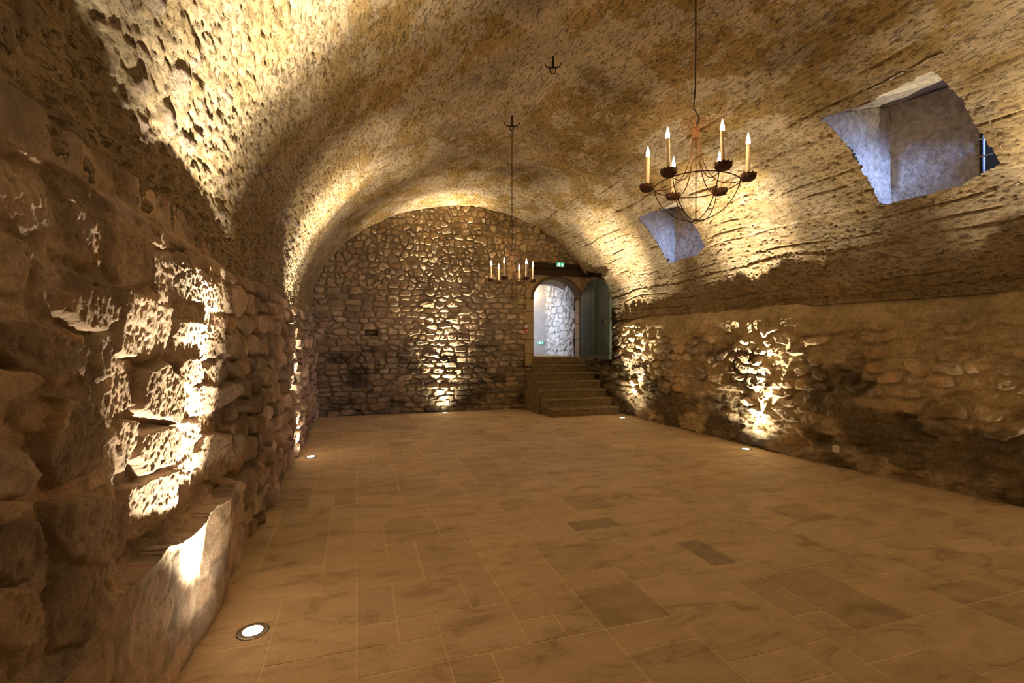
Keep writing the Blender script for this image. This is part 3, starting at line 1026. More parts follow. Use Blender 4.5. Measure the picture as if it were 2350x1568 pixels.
# ------------------------------------------------------------------ doorway: reveal, mouldings, jambs, lintel
def build_doorway():
    # reveal through the wall thickness; its shadow is put in as dark colour
    prof = [(DX0, DZ0)]
    for k in range(31):
        a = math.pi - math.pi * k / 30
        prof.append((DXM + DHW * math.cos(a), DZS + (DZT - DZS) * math.sin(a)))
    prof.append((DX1, DZ0))
    bm = bmesh.new()
    rows = []
    ys = [11.03, 11.12, 11.2, 11.28, 11.36]
    for y in ys:
        w_ = 0.0
        rows.append([bm.verts.new((DXM + (x - DXM) * (1 + w_), y, z)) for x, z in prof])
    for A, B in zip(rows, rows[1:]):
        for i in range(len(A) - 1):
            bm.faces.new([A[i], A[i + 1], B[i + 1], B[i]])
    o = bm_obj('trim_1', bm, M_MOULD_SHADE, smooth=False)
    o['kind'] = 'structure'
    # arch ring of voussoirs facing the room
    bm = bmesh.new()
    nv = 9
    for k in range(nv):
        a0 = math.pi - math.pi * (k + 0.015) / nv
        a1 = math.pi - math.pi * (k + 0.985) / nv
        pts = []
        for off in (0.055, 0.20):
            row = []
            for m in range(5):
                a = a0 + (a1 - a0) * m / 4
                row.append((DXM + (DHW + off) * math.cos(a), DZS + (DZT - DZS + off * 0.75) * math.sin(a)))
            pts.append(row)
        fr = [[bm.verts.new((x, 11.045, z)) for x, z in row] for row in pts]
        bk = [[bm.verts.new((x, 11.12, z)) for x, z in row] for row in pts]
        for m in range(4):
            bm.faces.new([fr[0][m], fr[0][m + 1], fr[1][m + 1], fr[1][m]])
            bm.faces.new([fr[0][m], bk[0][m], bk[0][m + 1], fr[0][m + 1]])
            bm.faces.new([fr[1][m], fr[1][m + 1], bk[1][m + 1], bk[1][m]])
        for m in (0, 4):
            bm.faces.new([fr[0][m], fr[1][m], bk[1][m], bk[0][m]])
    arch = bm_obj('trim_2', bm, M_DRESSED)
    arch['kind'] = 'structure'
    # dark roll moulding round the opening
    bm = bmesh.new()
    pts = [(DX0 - 0.02, 11.04, DZS - 0.05)]
    for k in range(25):
        a = math.pi - math.pi * k / 24
        pts.append((DXM + (DHW + 0.025) * math.cos(a), 11.035, DZS + (DZT - DZS + 0.025) * math.sin(a)))
    pts += [(DX1 + 0.025, 11.04, z) for z in (2.3, 1.9, 1.5, DZ0)]
    add_tube(bm, pts, 0.033, 8)
    t = bm_obj('trim_3', bm, M_MOULD_SHADE, smooth=True)
    t['kind'] = 'structure'
    # dressed jamb blocks, left and right of the opening
    bm = bmesh.new()
    rnd = random.Random(3)
    z = 1.0
    while z < 3.18:
        hb = 0.26 + 0.22 * rnd.random()
        wl = 0.17 + 0.06 * rnd.random()
        add_box(bm, (DX0 - wl, 11.04, z + .004), (DX0 + 0.005, 11.3, min(z + hb, 3.21) - .004), 0.006)
        add_box(bm, (DX1 - 0.005, 11.05, z + .004), (DX1 + wl * 0.8, 11.3, min(z + hb, 2.75) - .004), 0.006) if z + hb < 2.8 else None
        z += hb
    t = bm_obj('trim_4', bm, M_DRESSED)
    t['kind'] = 'structure'
    # filling above the arch
    bm = bmesh.new()
    X = np.linspace(3.98, 5.8, 50)
    for k in range(49):
        for m in range(6):
            za = max(float(door_arch(X[k], .18)), 2.7) if abs(X[k] - DXM) < DHW + .18 else 2.7
            zb = max(float(door_arch(X[k + 1], .18)), 2.7) if abs(X[k + 1] - DXM) < DHW + .18 else 2.7
            f = lambda zz, t_: zz + (3.3 - zz) * t_
            q = [(X[k], 11.065, f(za, m / 6)), (X[k + 1], 11.065, f(zb, m / 6)), (X[k + 1], 11.065, f(zb, (m + 1) / 6)), (X[k], 11.065, f(za, (m + 1) / 6))]
            bm.faces.new([bm.verts.new(v) for v in q])
    t = bm_obj('trim_5', bm, M_DRESSED)
    t['kind'] = 'structure'
    # two rough timbers of the lintel
    for i, (x0, x1, z0, z1, yf) in enumerate(((4.02, 5.85, 3.215, 3.345, 10.94), (4.04, 5.62, 3.352, 3.50, 10.99))):
        bm = bmesh.new()
        nx = 40
        rows = []
        for k in range(nx + 1):
            x = x0 + (x1 - x0) * k / nx
            ring = []
            for q, (yy, zz) in enumerate(((yf, z0), (yf, (z0 + z1) / 2), (yf, z1), (11.2, z1), (11.2, z0))):
                d = 0.02 * float(fbm(np.array(x * 3.0), np.array(q * 2.1 + i * 7), 601, 4))
                e2 = 0.03 * float(fbm(np.array(x * 4.0), np.array(q * 3.1 + i * 5), 611, 4))
                ring.append(bm.verts.new((x, yy + d, zz + e2)))
            rows.append(ring)
        for A, B in zip(rows, rows[1:]):
            for q in range(5):
                bm.faces.new([A[q], A[(q + 1) % 5], B[(q + 1) % 5], B[q]])
        bm.faces.new(rows[0])
        bm.faces.new(rows[-1][::-1])
        t = bm_obj('trim_%d' % (6 + i), bm, M_TIMBER)
        t['kind'] = 'structure'
    # soffit of the cut-back corner over the open door
    bm = bmesh.new()
    for i in range(12):
        for j in range(12):
            xs = [5.38 + 0.62 * k / 12 for k in (i, i + 1)]
            yy = [10.16 + 1.0 * k / 12 for k in (j, j + 1)]
            bm.faces.new([bm.verts.new((x, y, 3.31 + 0.03 * float(fbm(np.array(x * 5), np.array(y * 5), 621, 3)))) for x, y in ((xs[0], yy[0]), (xs[1], yy[0]), (xs[1], yy[1]), (xs[0], yy[1]))])
    bmesh.ops.remove_doubles(bm, verts=bm.verts, dist=0.0005)
    t = bm_obj('trim_8', bm, M_DRESSED, smooth=True)
    t['kind'] = 'structure'


build_doorway()


# ------------------------------------------------------------------ passage beyond the door
def build_passage():
    # rubble wall on the right
    Y = np.arange(11.34, 13.62, 0.012)
    z = np.arange(1.2, 3.8, 0.012)
    V, Z = np.meshgrid(Y, z, indexing='ij')
    e, rn, bx, by = rubble(V + 0.03 * fbm(V * 5, Z * 5, 701, 3), Z + 0.03 * fbm(V * 5, Z * 5, 703, 3), 0.24, 0.17, 705, 3.0, 0.95)
    st = sstep(0.04, 0.2, e)
    h = st * (0.03 + 0.04 * rn[0]) + 0.015 * fbm(V * 12, Z * 12, 707, 3)
    col = np.array((0.36, 0.34, 0.31)) * (1 - st[..., None]) + np.array((0.62, 0.58, 0.52)) * (0.8 + 0.35 * rn[1])[..., None] * st[..., None]
    X = 5.31 + (V - 11.34) * 0.04 - h
    grid_mesh('wall_passage_right', np.stack([X, V, Z], -1), M_STONE, col, flip=True)
    for nm, boxes, mt in (('wall_passage_end', [((2.9, 13.52, 1.2), (5.6, 13.6, 3.8))], M_LIME),
                          ('wall_passage_left', [((2.9, 11.36, 1.2), (2.98, 13.52, 3.8))], M_LIME),
                          ('wall_passage_front', [((2.98, 11.36, 1.2), (4.04, 11.42, 3.8)), ((5.30, 11.36, 1.2), (5.6, 11.40, 3.8)), ((4.04, 11.36, 3.16), (5.30, 11.42, 3.8))], M_LIME),
                          ('ceiling_passage', [((2.9, 11.36, 3.8), (5.6, 13.6, 3.86))], M_LIME),
                          ('floor_passage', [((2.9, 11.36, 1.14), (5.6, 13.6, 1.218)), ((DX0, 11.10, 1.14), (DX1, 11.36, 1.218))], M_DRESSED)):
        bm = bmesh.new()
        for lo, hi in boxes:
            add_box(bm, lo, hi)
        o = bm_obj(nm, bm, mt)
        o['kind'] = 'structure'
    # plastered rear arch that dies into the rubble wall
    bm = bmesh.new()
    fr, bk = [], []
    for k in range(21):
        a = math.pi * k / 20
        x, z_ = 4.70 + 0.86 * math.cos(a), 2.50 + 0.60 * math.sin(a)
        x = min(x, 5.34)
        for L_, y in ((fr, 11.95), (bk, 12.15)):
            L_.append((bm.verts.new((x, y, z_)), bm.verts.new((x, y, 3.79))))
    for k in range(20):
        bm.faces.new([fr[k][0], fr[k + 1][0], fr[k + 1][1], fr[k][1]])
        bm.faces.new([bk[k][0], bk[k][1], bk[k + 1][1], bk[k + 1][0]])
        bm.faces.new([fr[k][0], bk[k][0], bk[k + 1][0], fr[k + 1][0]])
    o = bm_obj('trim_9', bm, M_LIME, smooth=False)
    o['kind'] = 'structure'


build_passage()
a = add_light('passage_daylight', 'AREA', (3.05, 12.6, 2.3), 20.0, (0.62, 0.74, 1.0), shape='RECTANGLE', size=0.7, size_y=1.0, spread=math.radians(85))
aim(a, (5.3, 12.75, 2.1))
a = add_light('passage_lamp', 'POINT', (4.84, 13.38, 3.02), 16.0, (1.0, 0.72, 0.42), shadow_soft_size=0.05)

# ------------------------------------------------------------------ STAIRS
steps = [(3.90, 5.50, 9.50), (3.86, 5.48, 9.77), (3.80, 5.46, 10.03), (3.77, 5.46, 10.30), (3.80, 5.46, 10.57), (3.97, 5.40, 10.83), (4.06, 5.29, 10.94)]
RIS = 1.22 / 7
st_root = empty('stone_staircase', (4.7, 10.3, 0))
tag(st_root, 'worn stone steps climbing to the arched doorway with the open door', 'stairs')


def build_step(k):
    x0, x1, yf = steps[k]
    z1 = RIS * (k + 1)
    z0 = RIS * k
    bm = bmesh.new()
    yb = 11.1
    nx = 26
    rows = []
    for i in range(nx + 1):
        x = x0 + (x1 - x0) * i / nx
        wob = 0.012 * float(fbm(np.array(x * 3.1), np.array(k * 3.7), 801, 4))
        wob2 = 0.010 * float(fbm(np.array(x * 4.1), np.array(k * 5.7), 811, 4))
        prof = [(yf + 0.02 + wob, z0), (yf + 0.008 + wob2, z1 - 0.045), (yf - 0.012 + wob, z1 - 0.035), (yf - 0.014 + wob, z1 - 0.012), (yf - 0.002 + wob, z1 + wob2 * 0.3),
                (yf + 0.14, z1 - 0.006 + wob2 * 0.3), (yf + 0.30, z1), (yf + 0.30, z0)]
        if k == 6:
            prof[5] = (11.10, z1)
            prof[6], prof[7] = (11.16, z1), (11.16, z0)
        prof = [(min(y, 11.16 if k == 6 else 10.93), z) for y, z in prof]
        ox, oy = (0, 0) if k == 6 else (4.7, 10.3)
        rows.append([bm.verts.new((x - ox, y - oy, z)) for y, z in prof])
    for A, B in zip(rows, rows[1:]):
        for q in range(len(A)):
            bm.faces.new([A[q], A[(q + 1) % len(A)], B[(q + 1) % len(A)], B[q]])
    bm.faces.new(rows[0])
    bm.faces.new(rows[-1][::-1])
    if k == 6:
        o = bm_obj('trim_10', bm, M_STEP)
        o['kind'] = 'structure'
    else:
        bm_obj('step', bm, M_STEP, parent=st_root)


for k in range(7):
    build_step(k)
# masonry core under the steps (seen on the left flank)
core = bmesh.new()
for k in range(1, 7):
    x0, x1, yf = steps[k]
    add_box(core, (x0 + 0.03 - 4.7, yf + 0.03 - 10.3, 0.0), (x1 - 0.02 - 4.7, 10.93 - 10.3, RIS * k), 0.008)
bm_obj('masonry_core', core, M_STEP, parent=st_root)


# ------------------------------------------------------------------ DOOR LEAF
def build_door():
    hx, hy = 5.30, 11.0
    ex, ey = 5.372, 9.68
    L = math.hypot(ex - hx, ey - hy)
    ang = math.atan2(ey - hy, ex - hx)
    root = empty('door_1', (hx, hy, 1.20), ang)
    root['kind'] = 'structure'
    W, zs, zt, th = L, 1.38, 1.87, 0.045

    def top(x):
        t = min(1, abs(x - W / 2) / (W / 2))
        return zs + (zt - zs) * (1 - t ** 2.3) ** 0.62

    def slab(x0, x1, y0, y1, zb, inset=0.0, n=10):
        bm = bmesh.new()
        fr, bk = [], []
        xs = [x0 + (x1 - x0) * i / n for i in range(n + 1)]
        for y, L_ in ((y0, fr), (y1, bk)):
            for x in xs:
                L_.append((bm.verts.new((x, y, zb)), bm.verts.new((x, y, top(x) - inset))))
        for i in range(n):
            bm.faces.new([fr[i][0], fr[i + 1][0], fr[i + 1][1], fr[i][1]])
            bm.faces.new([bk[i][0], bk[i][1], bk[i + 1][1], bk[i + 1][0]])
            bm.faces.new([fr[i][1], fr[i + 1][1], bk[i + 1][1], bk[i][1]])
            bm.faces.new([fr[i][0], bk[i][0], bk[i + 1][0], fr[i + 1][0]])
        for i in (0, n):
            bm.faces.new([fr[i][0], fr[i][1], bk[i][1], bk[i][0]])
        return bm
    # local +x runs from the hinge to the free edge; the room sees the local -y side
    # local -y after rotation by ang (about -87 deg) points to -x (towards the camera)
    s = -1
    bm = slab(0, W, 0.0, th, 0.0)
    bm_obj('door_panel', bm, M_TEAL, parent=root)
    npl = 5
    half = W * 0.49
    for k in range(npl):
        a, b = half * k / npl + 0.004, half * (k + 1) / npl - 0.004
        bm = slab(a, b, -0.016, 0.001, 0.10, 0.012, 3)
        nb = bmesh.new()
        p = bm_obj('plank', bm, M_TEAL, parent=root)
        for zz in (1.12, 0.62, 0.2):
            b2 = bmesh.new()
            bmesh.ops.create_uvsphere(b2, u_segments=8, v_segments=5, radius=0.007)
            bmesh.ops.translate(b2, verts=b2.verts, vec=((a + b) / 2, -0.017, zz + 0.02 * (k % 2)))
            merge(nb, b2)
        bm_obj('nail', nb, M_IRON, parent=p)
    bm = slab(half, half + 0.045, -0.034, 0.001, 0.10, 0.0, 2)
    bm_obj('centre_batten', bm, M_TEAL, parent=root)
    bm = slab(half + 0.05, W, -0.006, 0.001, 0.10, 0.01, 8)
    bm_obj('flat_board', bm, M_TEAL, parent=root)
    bm = bmesh.new()
    add_box(bm, (0.0, -0.03, 0.0), (W, 0.0, 0.105), 0.004)
    bm_obj('bottom_rail', bm, M_TEAL, parent=root)
    bm = bmesh.new()
    add_box(bm, (W - 0.28, -0.012, 0.76), (W - 0.25, -0.004, 0.92), 0.002)
    add_tube(bm, [(W - 0.265, -0.01, 0.89), (W - 0.265, -0.05, 0.885), (W - 0.265, -0.055, 0.84), (W - 0.265, -0.05, 0.795), (W - 0.265, -0.01, 0.79)], 0.008)
    bm_obj('pull_handle', bm, M_IRON, parent=root)
    bm = bmesh.new()
    add_box(bm, (W - 0.17, -0.012, 0.79), (W - 0.13, -0.004, 0.90), 0.002)
    add_tube(bm, [(W - 0.15, -0.01, 0.86), (W - 0.15, -0.045, 0.86)], 0.012)
    bm_obj('lock_plate', bm, M_BRASS, parent=root)
    bm = bmesh.new()
    add_box(bm, (W - 0.002, 0.004, 0.80), (W + 0.02, 0.04, 0.88), 0.002)
    bm_obj('latch', bm, M_STEEL, parent=root)
    for zz in (0.3, 1.2):
        bm = bmesh.new()
        add_tube(bm, [(-0.012, 0.02, zz - 0.06), (-0.012, 0.02, zz + 0.06)], 0.012)
        bm_obj('hinge', bm, M_IRON, parent=root)


build_door()


# ------------------------------------------------------------------ FLOOR UPLIGHTS
def build_uplight():
    r = empty('recessed_floor_light', (0, 0, 0))
    bm = bmesh.new()
    add_lathe(bm, [(0.052, 0.0015), (0.052, 0.0052), (0.056, 0.0062), (0.074, 0.0055), (0.079, 0.003), (0.080, 0.0005)], 40)
    bm_obj('steel_rim', bm, M_STEEL, parent=r, smooth=True)
    bm = bmesh.new()
    add_lathe(bm, [(0.0, 0.0042), (0.04, 0.0042), (0.0518, 0.0036)], 40)
    bm_obj('glass_lens', bm, M_LENS, parent=r, smooth=True)
    bm = bmesh.new()
    add_lathe(bm, [(0.079, 0.0008), (0.083, 0.0018), (0.0835, 0.0003)], 40)
    bm_obj('gasket', bm, M_DARKGAP, parent=r, smooth=True)
    for k in range(2):
        bm = bmesh.new()
        a = 0.5 + math.pi * k
        add_lathe(bm, [(0.0, 0.0072), (0.0035, 0.0070), (0.0045, 0.0055)], 12, 0.066 * math.cos(a), 0.066 * math.sin(a))
        bm_obj('screw', bm, M_STEEL, parent=r, smooth=True)
    return r


def copy_tree(o, parent=None):
    c = o.copy()
    COL.objects.link(c)
    c.parent = parent
    for ch in list(o.children):
        copy_tree(ch, c)
    return c


up_labels = ['foreground recessed floor spotlight with a wide steel rim beside the stone plinth',
             'recessed floor spotlight further back along the rough left wall',
             'recessed floor spotlight at the foot of the rubble end wall below the socket',
             'recessed floor spotlight beside the bottom stair at the foot of the right wall',
             'recessed floor spotlight halfway along the right wall under the bright patch of stones',
             'recessed floor spotlight by the right wall just outside the frame',
             'recessed floor spotlight behind the camera beside the right wall',
             'recessed floor spotlight behind the camera beside the left wall']
proto = build_uplight()
for k, (x, y) in enumerate(SPOTS):
    o = proto if k == 0 else copy_tree(proto)
    o.location = (x, y, 0)
    tag(o, up_labels[k], 'floor light', 'recessed floor lights along the walls')
    # each lamp is swivelled a little inside its housing
    tx, ty = [(-0.05, -0.17), (-0.08, 0.0), (0.0, 0.05), (0.06, -0.03), (0.05, -0.07), (0.05, 0.0), (0.1, 0.0), (-0.05, 0.0)][k]
    s = add_light('uplight_beam', 'SPOT', (x, y, 0.03), SPOT_W * (1.2 if k == 0 else 1.0), SPOT_COL, spot_size=math.radians(70 if k == 0 else 60), spot_blend=0.55, shadow_soft_size=0.025)
    aim(s, (x + tx * 3, y + ty * 3, 3.0))
    s = add_light('uplight_core', 'SPOT', (x, y, 0.031), CORE_W, SPOT_COL, spot_size=math.radians(33), spot_blend=1.0, shadow_soft_size=0.025)
    aim(s, (x + tx * 0.5, y + ty * 0.3, 3.0))
    s = add_light('uplight_spill', 'SPOT', (x, y, 0.032), WIDE_W * (0.35 if k == 0 else 1.0), SPOT_COL, spot_size=math.radians(140), spot_blend=0.9, shadow_soft_size=0.03)
    aim(s, (x, y, 3.0))


# ------------------------------------------------------------------ CHANDELIERS
def chandelier_parts(root, seed):
    rnd = random.Random(seed)
    n6 = range(6)
    bm = bmesh.new()
    add_lathe(bm, [(0.0, 0.350), (0.021, 0.350), (0.0235, 0.346), (0.0235, 0.291), (0.021, 0.288), (0.0, 0.288)], 24)
    bm_obj('hub_band', bm, M_RUST, parent=root)
    bm = bmesh.new()
    add_tube(bm, [(0.25 * math.cos(2 * math.pi * k / 72), 0.25 * math.sin(2 * math.pi * k / 72), 0.004 * math.sin(2 * math.pi * k / 24)) for k in range(72)], 0.0035, 6, closed=True)
    bm_obj('ring', bm, M_RUSTD, parent=root, smooth=True)
    bm = bmesh.new()
    add_tube(bm, [(0, 0, 0.37), (0.001, 0, 0.1), (0, 0, -0.215)], 0.003, 6)
    bm_obj('centre_rod', bm, M_RUSTD, parent=root, smooth=True)
    bm = bmesh.new()
    add_tube(bm, [(0.011 * math.cos(a), 0, -0.222 + 0.011 * math.sin(a)) for a in [2 * math.pi * k / 16 for k in range(16)]], 0.0028, 6, closed=True)
    bm_obj('eyelet', bm, M_IRON, parent=root, smooth=True)
    for k in n6:
        a = math.pi * k / 3
        R = Matrix.Rotation(a, 4, 'Z')
        w1 = (rnd.random() - 0.5) * 0.02
        # curved stay from hub to ring
        pts = [R @ p for p in bez([(0.017, 0, 0.292), (0.030, w1, 0.12), (0.085, w1, -0.04), (0.245, 0, -0.004)], 18)]
        bm = bmesh.new()
        add_tube(bm, pts, 0.003, 6)
        bm_obj('stay', bm, M_RUST, parent=root, smooth=True)
        # basket rib below the ring
        pts = [R @ p for p in bez([(0.25, 0, 0.0), (0.215, 0, -0.14), (0.11, 0, -0.222), (0.0, 0, -0.218)], 16)]
        bm = bmesh.new()
        add_tube(bm, pts, 0.0027, 6)
        bm_obj('basket_rib', bm, M_RUSTD, parent=root, smooth=True)
        # scroll above the hub
        R2 = Matrix.Rotation(a + 0.45, 4, 'Z')
        sp = [Vector((0.013, 0, 0.345)), Vector((0.020, 0, 0.375)), Vector((0.035, 0, 0.398))]
        for i in range(26):
            th = math.radians(115 - i * 16)
            rr = 0.034 - 0.0006 * i
            sp.append(Vector((0.066 + rr * math.cos(th), 0, 0.368 + rr * math.sin(th))))
        bm = bmesh.new()
        add_tube(bm, [R2 @ p for p in sp], 0.0027, 6)
        bm_obj('scroll', bm, M_RUST, parent=root, smooth=True)
        # crimped drip cup
        cx, cy = 0.288 * math.cos(a), 0.288 * math.sin(a)
        bm = bmesh.new()
        N = 36
        r0, r1, r2_ = [], [], []
        for q in range(N):
            t = 2 * math.pi * q / N
            flat = 1.0
            cr = 0.0022 * math.cos(12 * t)
            zt = 0.034 + (0.005 if math.cos(12 * t) > 0 else -0.003)
            d = Vector((math.cos(t), math.sin(t), 0))
            rad = 0.046
            # flattened on the side that meets the ring
            inward = -(math.cos(t) * math.cos(a) + math.sin(t) * math.sin(a))
            if inward > 0.75:
                rad *= 0.75 / inward
            r0.append(bm.verts.new(Vector((cx, cy, -0.003)) + d * (rad - 0.010)))
            r1.append(bm.verts.new(Vector((cx, cy, 0.012)) + d * (rad + cr * 0.5)))
            r2_.append(bm.verts.new(Vector((cx, cy, zt)) + d * (rad + 0.002 + cr)))
        for q in range(N):
            p = (q + 1) % N
            bm.faces.new([r0[q], r0[p], r1[p], r1[q]])
            bm.faces.new([r1[q], r1[p], r2_[p], r2_[q]])
        bm.faces.new(r0[::-1])
        cup = bm_obj('drip_cup', bm, M_RUSTD, parent=root)
        md = cup.modifiers.new('thickness', 'SOLIDIFY')
        md.thickness = 0.0015
        # candle and its glowing flame tip
        lx, ly = (rnd.random() - 0.5) * 0.012, (rnd.random() - 0.5) * 0.012
        bm = bmesh.new()
        prof = [(0.0115, 0.004, 0), (0.0116, 0.212, 1)]
        rings = []
        for rr, z, u in prof:
            rings.append([bm.verts.new((cx + lx * u + rr * math.cos(2 * math.pi * q / 20), cy + ly * u + rr * math.sin(2 * math.pi * q / 20), z)) for q in range(20)])
        for q in range(20):
            bm.faces.new([rings[0][q], rings[0][(q + 1) % 20], rings[1][(q + 1) % 20], rings[1][q]])
        bm.faces.new(rings[1])
        bm.faces.new(rings[0][::-1])
        cd = bm_obj('candle', bm, M_WAX, parent=root, smooth=False)
        bm = bmesh.new()
        add_lathe(bm, [(0.0, 0.2122), (0.0108, 0.2125), (0.0117, 0.223), (0.0114, 0.233), (0.0090, 0.247), (0.0052, 0.261), (0.0022, 0.274), (0.0, 0.283)], 12, cx + lx, cy + ly)
        bm_obj('flame_bulb', bm, M_FLAME, parent=cd, smooth=True)


def cord(root, top, pts):
    bm = bmesh.new()
    add_tube(bm, pts + [(0, 0, top)], 0.0045, 8)
    bm_obj('suspension_cord', bm, M_CORD, parent=root, smooth=True)


ch1 = empty('candle_chandelier', (1.987, 2.515, 2.56), -TH - math.radians(21))
tag(ch1, 'large near wrought iron candle chandelier hanging in front of the lit right vault', 'chandelier', 'candle chandeliers')
chandelier_parts(ch1, 1)
cord(ch1, 4.64 - 2.56, [(0, 0, 0.36), (0.012, 0.004, 0.385), (0.022, 0.006, 0.405), (0.008, 0.002, 0.44), (-0.012, -0.002, 0.475), (-0.010, 0, 0.52), (-0.002, 0, 0.60), (0.0, 0, 0.9)])
HK2 = (2.03, 6.37)
ch2 = empty('candle_chandelier', (2.03, 6.37, 2.42), -TH + math.radians(10))
tag(ch2, 'smaller-looking distant candle chandelier hanging in front of the rubble end wall', 'chandelier', 'candle chandeliers')
chandelier_parts(ch2, 2)
cord(ch2, 4.515 - 2.42, [(-0.0, 0, 0.36), (-0.03, 0.0, 0.372), (-0.035, 0, 0.39), (-0.012, 0, 0.41), (0.0, 0, 0.45), (0.002, 0, 0.52), (0.0, 0, 0.9)])


# ------------------------------------------------------------------ IRON HOOKS in the vault
def hook(x, y, ztop, ln, arm, ringr, yaw, lab):
    r = empty('iron_ceiling_hook', (x, y, ztop), yaw)
    tag(r, lab, 'hook', 'iron hooks in the crown of the vault')
    bm = bmesh.new()
    add_tube(bm, [(0, 0, 0.12), (0, 0, 0.0), (0, 0, -ln * 0.6), (0, 0, -ln)], [0.006, 0.010, 0.013, 0.009], 8)
    bm_obj('shank', bm, M_IRON, parent=r, smooth=True)
    for s in (-1, 1):
        bm = bmesh.new()
        z = -ln * 0.88
        add_tube(bm, bez([(0, 0, z), (s * arm * 0.55, 0, z - 0.012), (s * arm * 0.95, 0, z + 0.0), (s * arm, 0, z + 0.05)], 12), [0.009 - 0.0045 * i / 12 for i in range(13)], 8)
        bm_obj('arm', bm, M_IRON, parent=r, smooth=True)
    bm = bmesh.new()
    add_tube(bm, [(ringr * math.cos(a), 0, -ln - ringr * 0.75 + ringr * 1.1 * math.sin(a)) for a in [2 * math.pi * k / 28 for k in range(28)]], 0.0055, 8, closed=True)
    bm_obj('hanging_ring', bm, M_IRON, parent=r, smooth=True)
    return r


hook(2.035, 4.92, 4.68, 0.11, 0.088, 0.032, -TH, 'black iron hook with an empty hanging ring in the crown of the vault')
hook(2.03, 6.37, 4.66, 0.12, 0.105, 0.026, -TH, 'black iron hook holding the cord of the far chandelier')


# ------------------------------------------------------------------ SIGNS AND DEVICES
def exit_sign(x, y, z, wd, ht, lab):
    r = empty('exit_sign', (x, y, z), 0)
    tag(r, lab, 'sign', 'green emergency exit signs')
    bm = bmesh.new()
    add_box(bm, (-wd / 2, -0.02, -ht / 2), (wd / 2, 0.0, ht / 2), 0.003)
    bm_obj('sign_case', bm, M_WHITE, parent=r)
    bm = bmesh.new()
    for s in (-1, 1):
        c = s * wd * 0.245
        add_box(bm, (c - wd * 0.225, -0.0225, -ht * 0.43), (c + wd * 0.225, -0.0195, ht * 0.43))
    bm_obj('green_panel', bm, M_GREEN, parent=r)
    # running figure in a doorway (left field)
    bm = bmesh.new()
    yf = -0.0235
    u = ht
    cx = -wd * 0.245

    def flat(pts, closed=True):
        bm.faces.new([bm.verts.new((cx + px * u, yf, pz * u)) for px, pz in pts])
    def bar(x0, z0, x1, z1, t):
        d = Vector((x1 - x0, 0, z1 - z0)).normalized()
        nx, nz = -d.z * t / 2, d.x * t / 2
        flat([(x0 + nx, z0 + nz), (x1 + nx, z1 + nz), (x1 - nx, z1 - nz), (x0 - nx, z0 - nz)])
    flat([(0.10, -0.34), (0.36, -0.34), (0.36, 0.34), (0.10, 0.34)])
    flat([(-0.02 + 0.06 * math.cos(t), 0.26 + 0.06 * math.sin(t)) for t in [2 * math.pi * k / 12 for k in range(12)]])
    bar(-0.04, 0.18, -0.10, -0.05, 0.11)
    bar(-0.04, 0.14, 0.10, 0.04, 0.05)
    bar(-0.06, 0.14, -0.22, 0.06, 0.05)
    bar(-0.08, -0.05, 0.05, -0.16, 0.07)
    bar(0.05, -0.16, 0.02, -0.33, 0.06)
    bar(-0.12, -0.05, -0.18, -0.20, 0.07)
    bar(-0.18, -0.20, -0.33, -0.24, 0.06)
    bm_obj('running_figure', bm, M_SIGNW, parent=r)
    # downward arrow (right field)
    bm = bmesh.new()
    cx = wd * 0.245
    bar(0, 0.32, 0, -0.05, 0.14)
    flat([(-0.27, 0.02), (0, -0.34), (0.27, 0.02), (0.10, 0.02), (-0.10, 0.02)])
    bm_obj('arrow', bm, M_SIGNW, parent=r)


exit_sign(4.715, 10.945, 3.465, 0.205, 0.115, 'glowing green exit sign on the dark timber lintel above the doorway')
exit_sign(5.20, 13.52, 1.56, 0.19, 0.10, 'glowing green exit sign low on the plaster wall beyond the doorway')


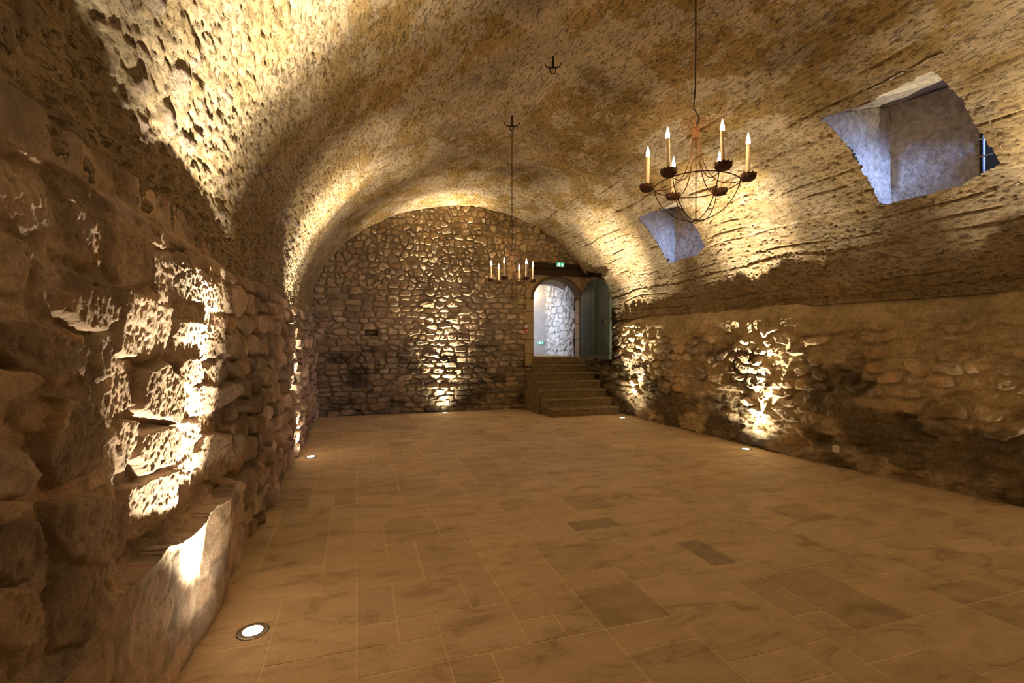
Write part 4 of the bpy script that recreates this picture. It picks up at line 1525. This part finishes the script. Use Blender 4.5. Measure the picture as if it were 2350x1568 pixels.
def device(x, y, z, s, mat, name, lab, cat, extra):
    r = empty(name, (x, y, z))
    tag(r, lab, cat)
    bm = bmesh.new()
    add_box(bm, (-s / 2, -0.035, -s / 2), (s / 2, 0.0, s / 2), 0.006)
    bm_obj('housing', bm, mat, parent=r)
    extra(r, s)


def siren(r, s):
    bm = bmesh.new()
    add_tube(bm, [(0.026 * math.cos(a), -0.036, 0.026 * math.sin(a)) for a in [2 * math.pi * k / 24 for k in range(24)]], 0.004, 6, closed=True)
    bm_obj('sounder_ring', bm, M_GREYP, parent=r)


def callp(r, s):
    bm = bmesh.new()
    add_box(bm, (-0.022, -0.039, -0.02), (0.022, -0.034, 0.02), 0.001)
    bm_obj('push_plate', bm, M_WHITE, parent=r)


device(3.875, 11.04, 1.958, 0.085, M_WHITE, 'alarm_sounder', 'square white alarm sounder on the stone jamb just above the red call point', 'alarm', siren)
device(3.872, 11.04, 1.862, 0.085, M_RED, 'fire_call_point', 'red square fire alarm call point on the jamb left of the doorway', 'alarm', callp)


def socket(x, y, z, rz, lab, s=0.085):
    r = empty('wall_socket', (x, y, z), rz)
    tag(r, lab, 'socket', 'white electric wall sockets')
    bm = bmesh.new()
    add_box(bm, (-s / 2, -0.012, -s / 2), (s / 2, 0.09, s / 2), 0.003)
    bm_obj('cover_plate', bm, M_WHITE, parent=r)
    bm = bmesh.new()
    add_tube(bm, [(0.021 * math.cos(a), -0.0125, 0.021 * math.sin(a)) for a in [2 * math.pi * k / 28 for k in range(28)]], 0.0012, 6, closed=True)
    bm_obj('socket_rim', bm, M_GREYP, parent=r)
    for dx, dz in ((-0.0095, 0), (0.0095, 0), (0, 0.011)):
        bm = bmesh.new()
        add_tube(bm, [(dx, -0.0125, dz), (dx, -0.0135, dz)], 0.0028, 10)
        bm_obj('socket_hole', bm, M_DARKP, parent=r)


socket(1.966, 11.018, 0.214, 0.0, 'small white socket low on the rubble end wall above the floor light')
socket(5.808, 4.66, 0.235, math.radians(-90) , 'white socket low on the dark right wall in a patch of mortar')
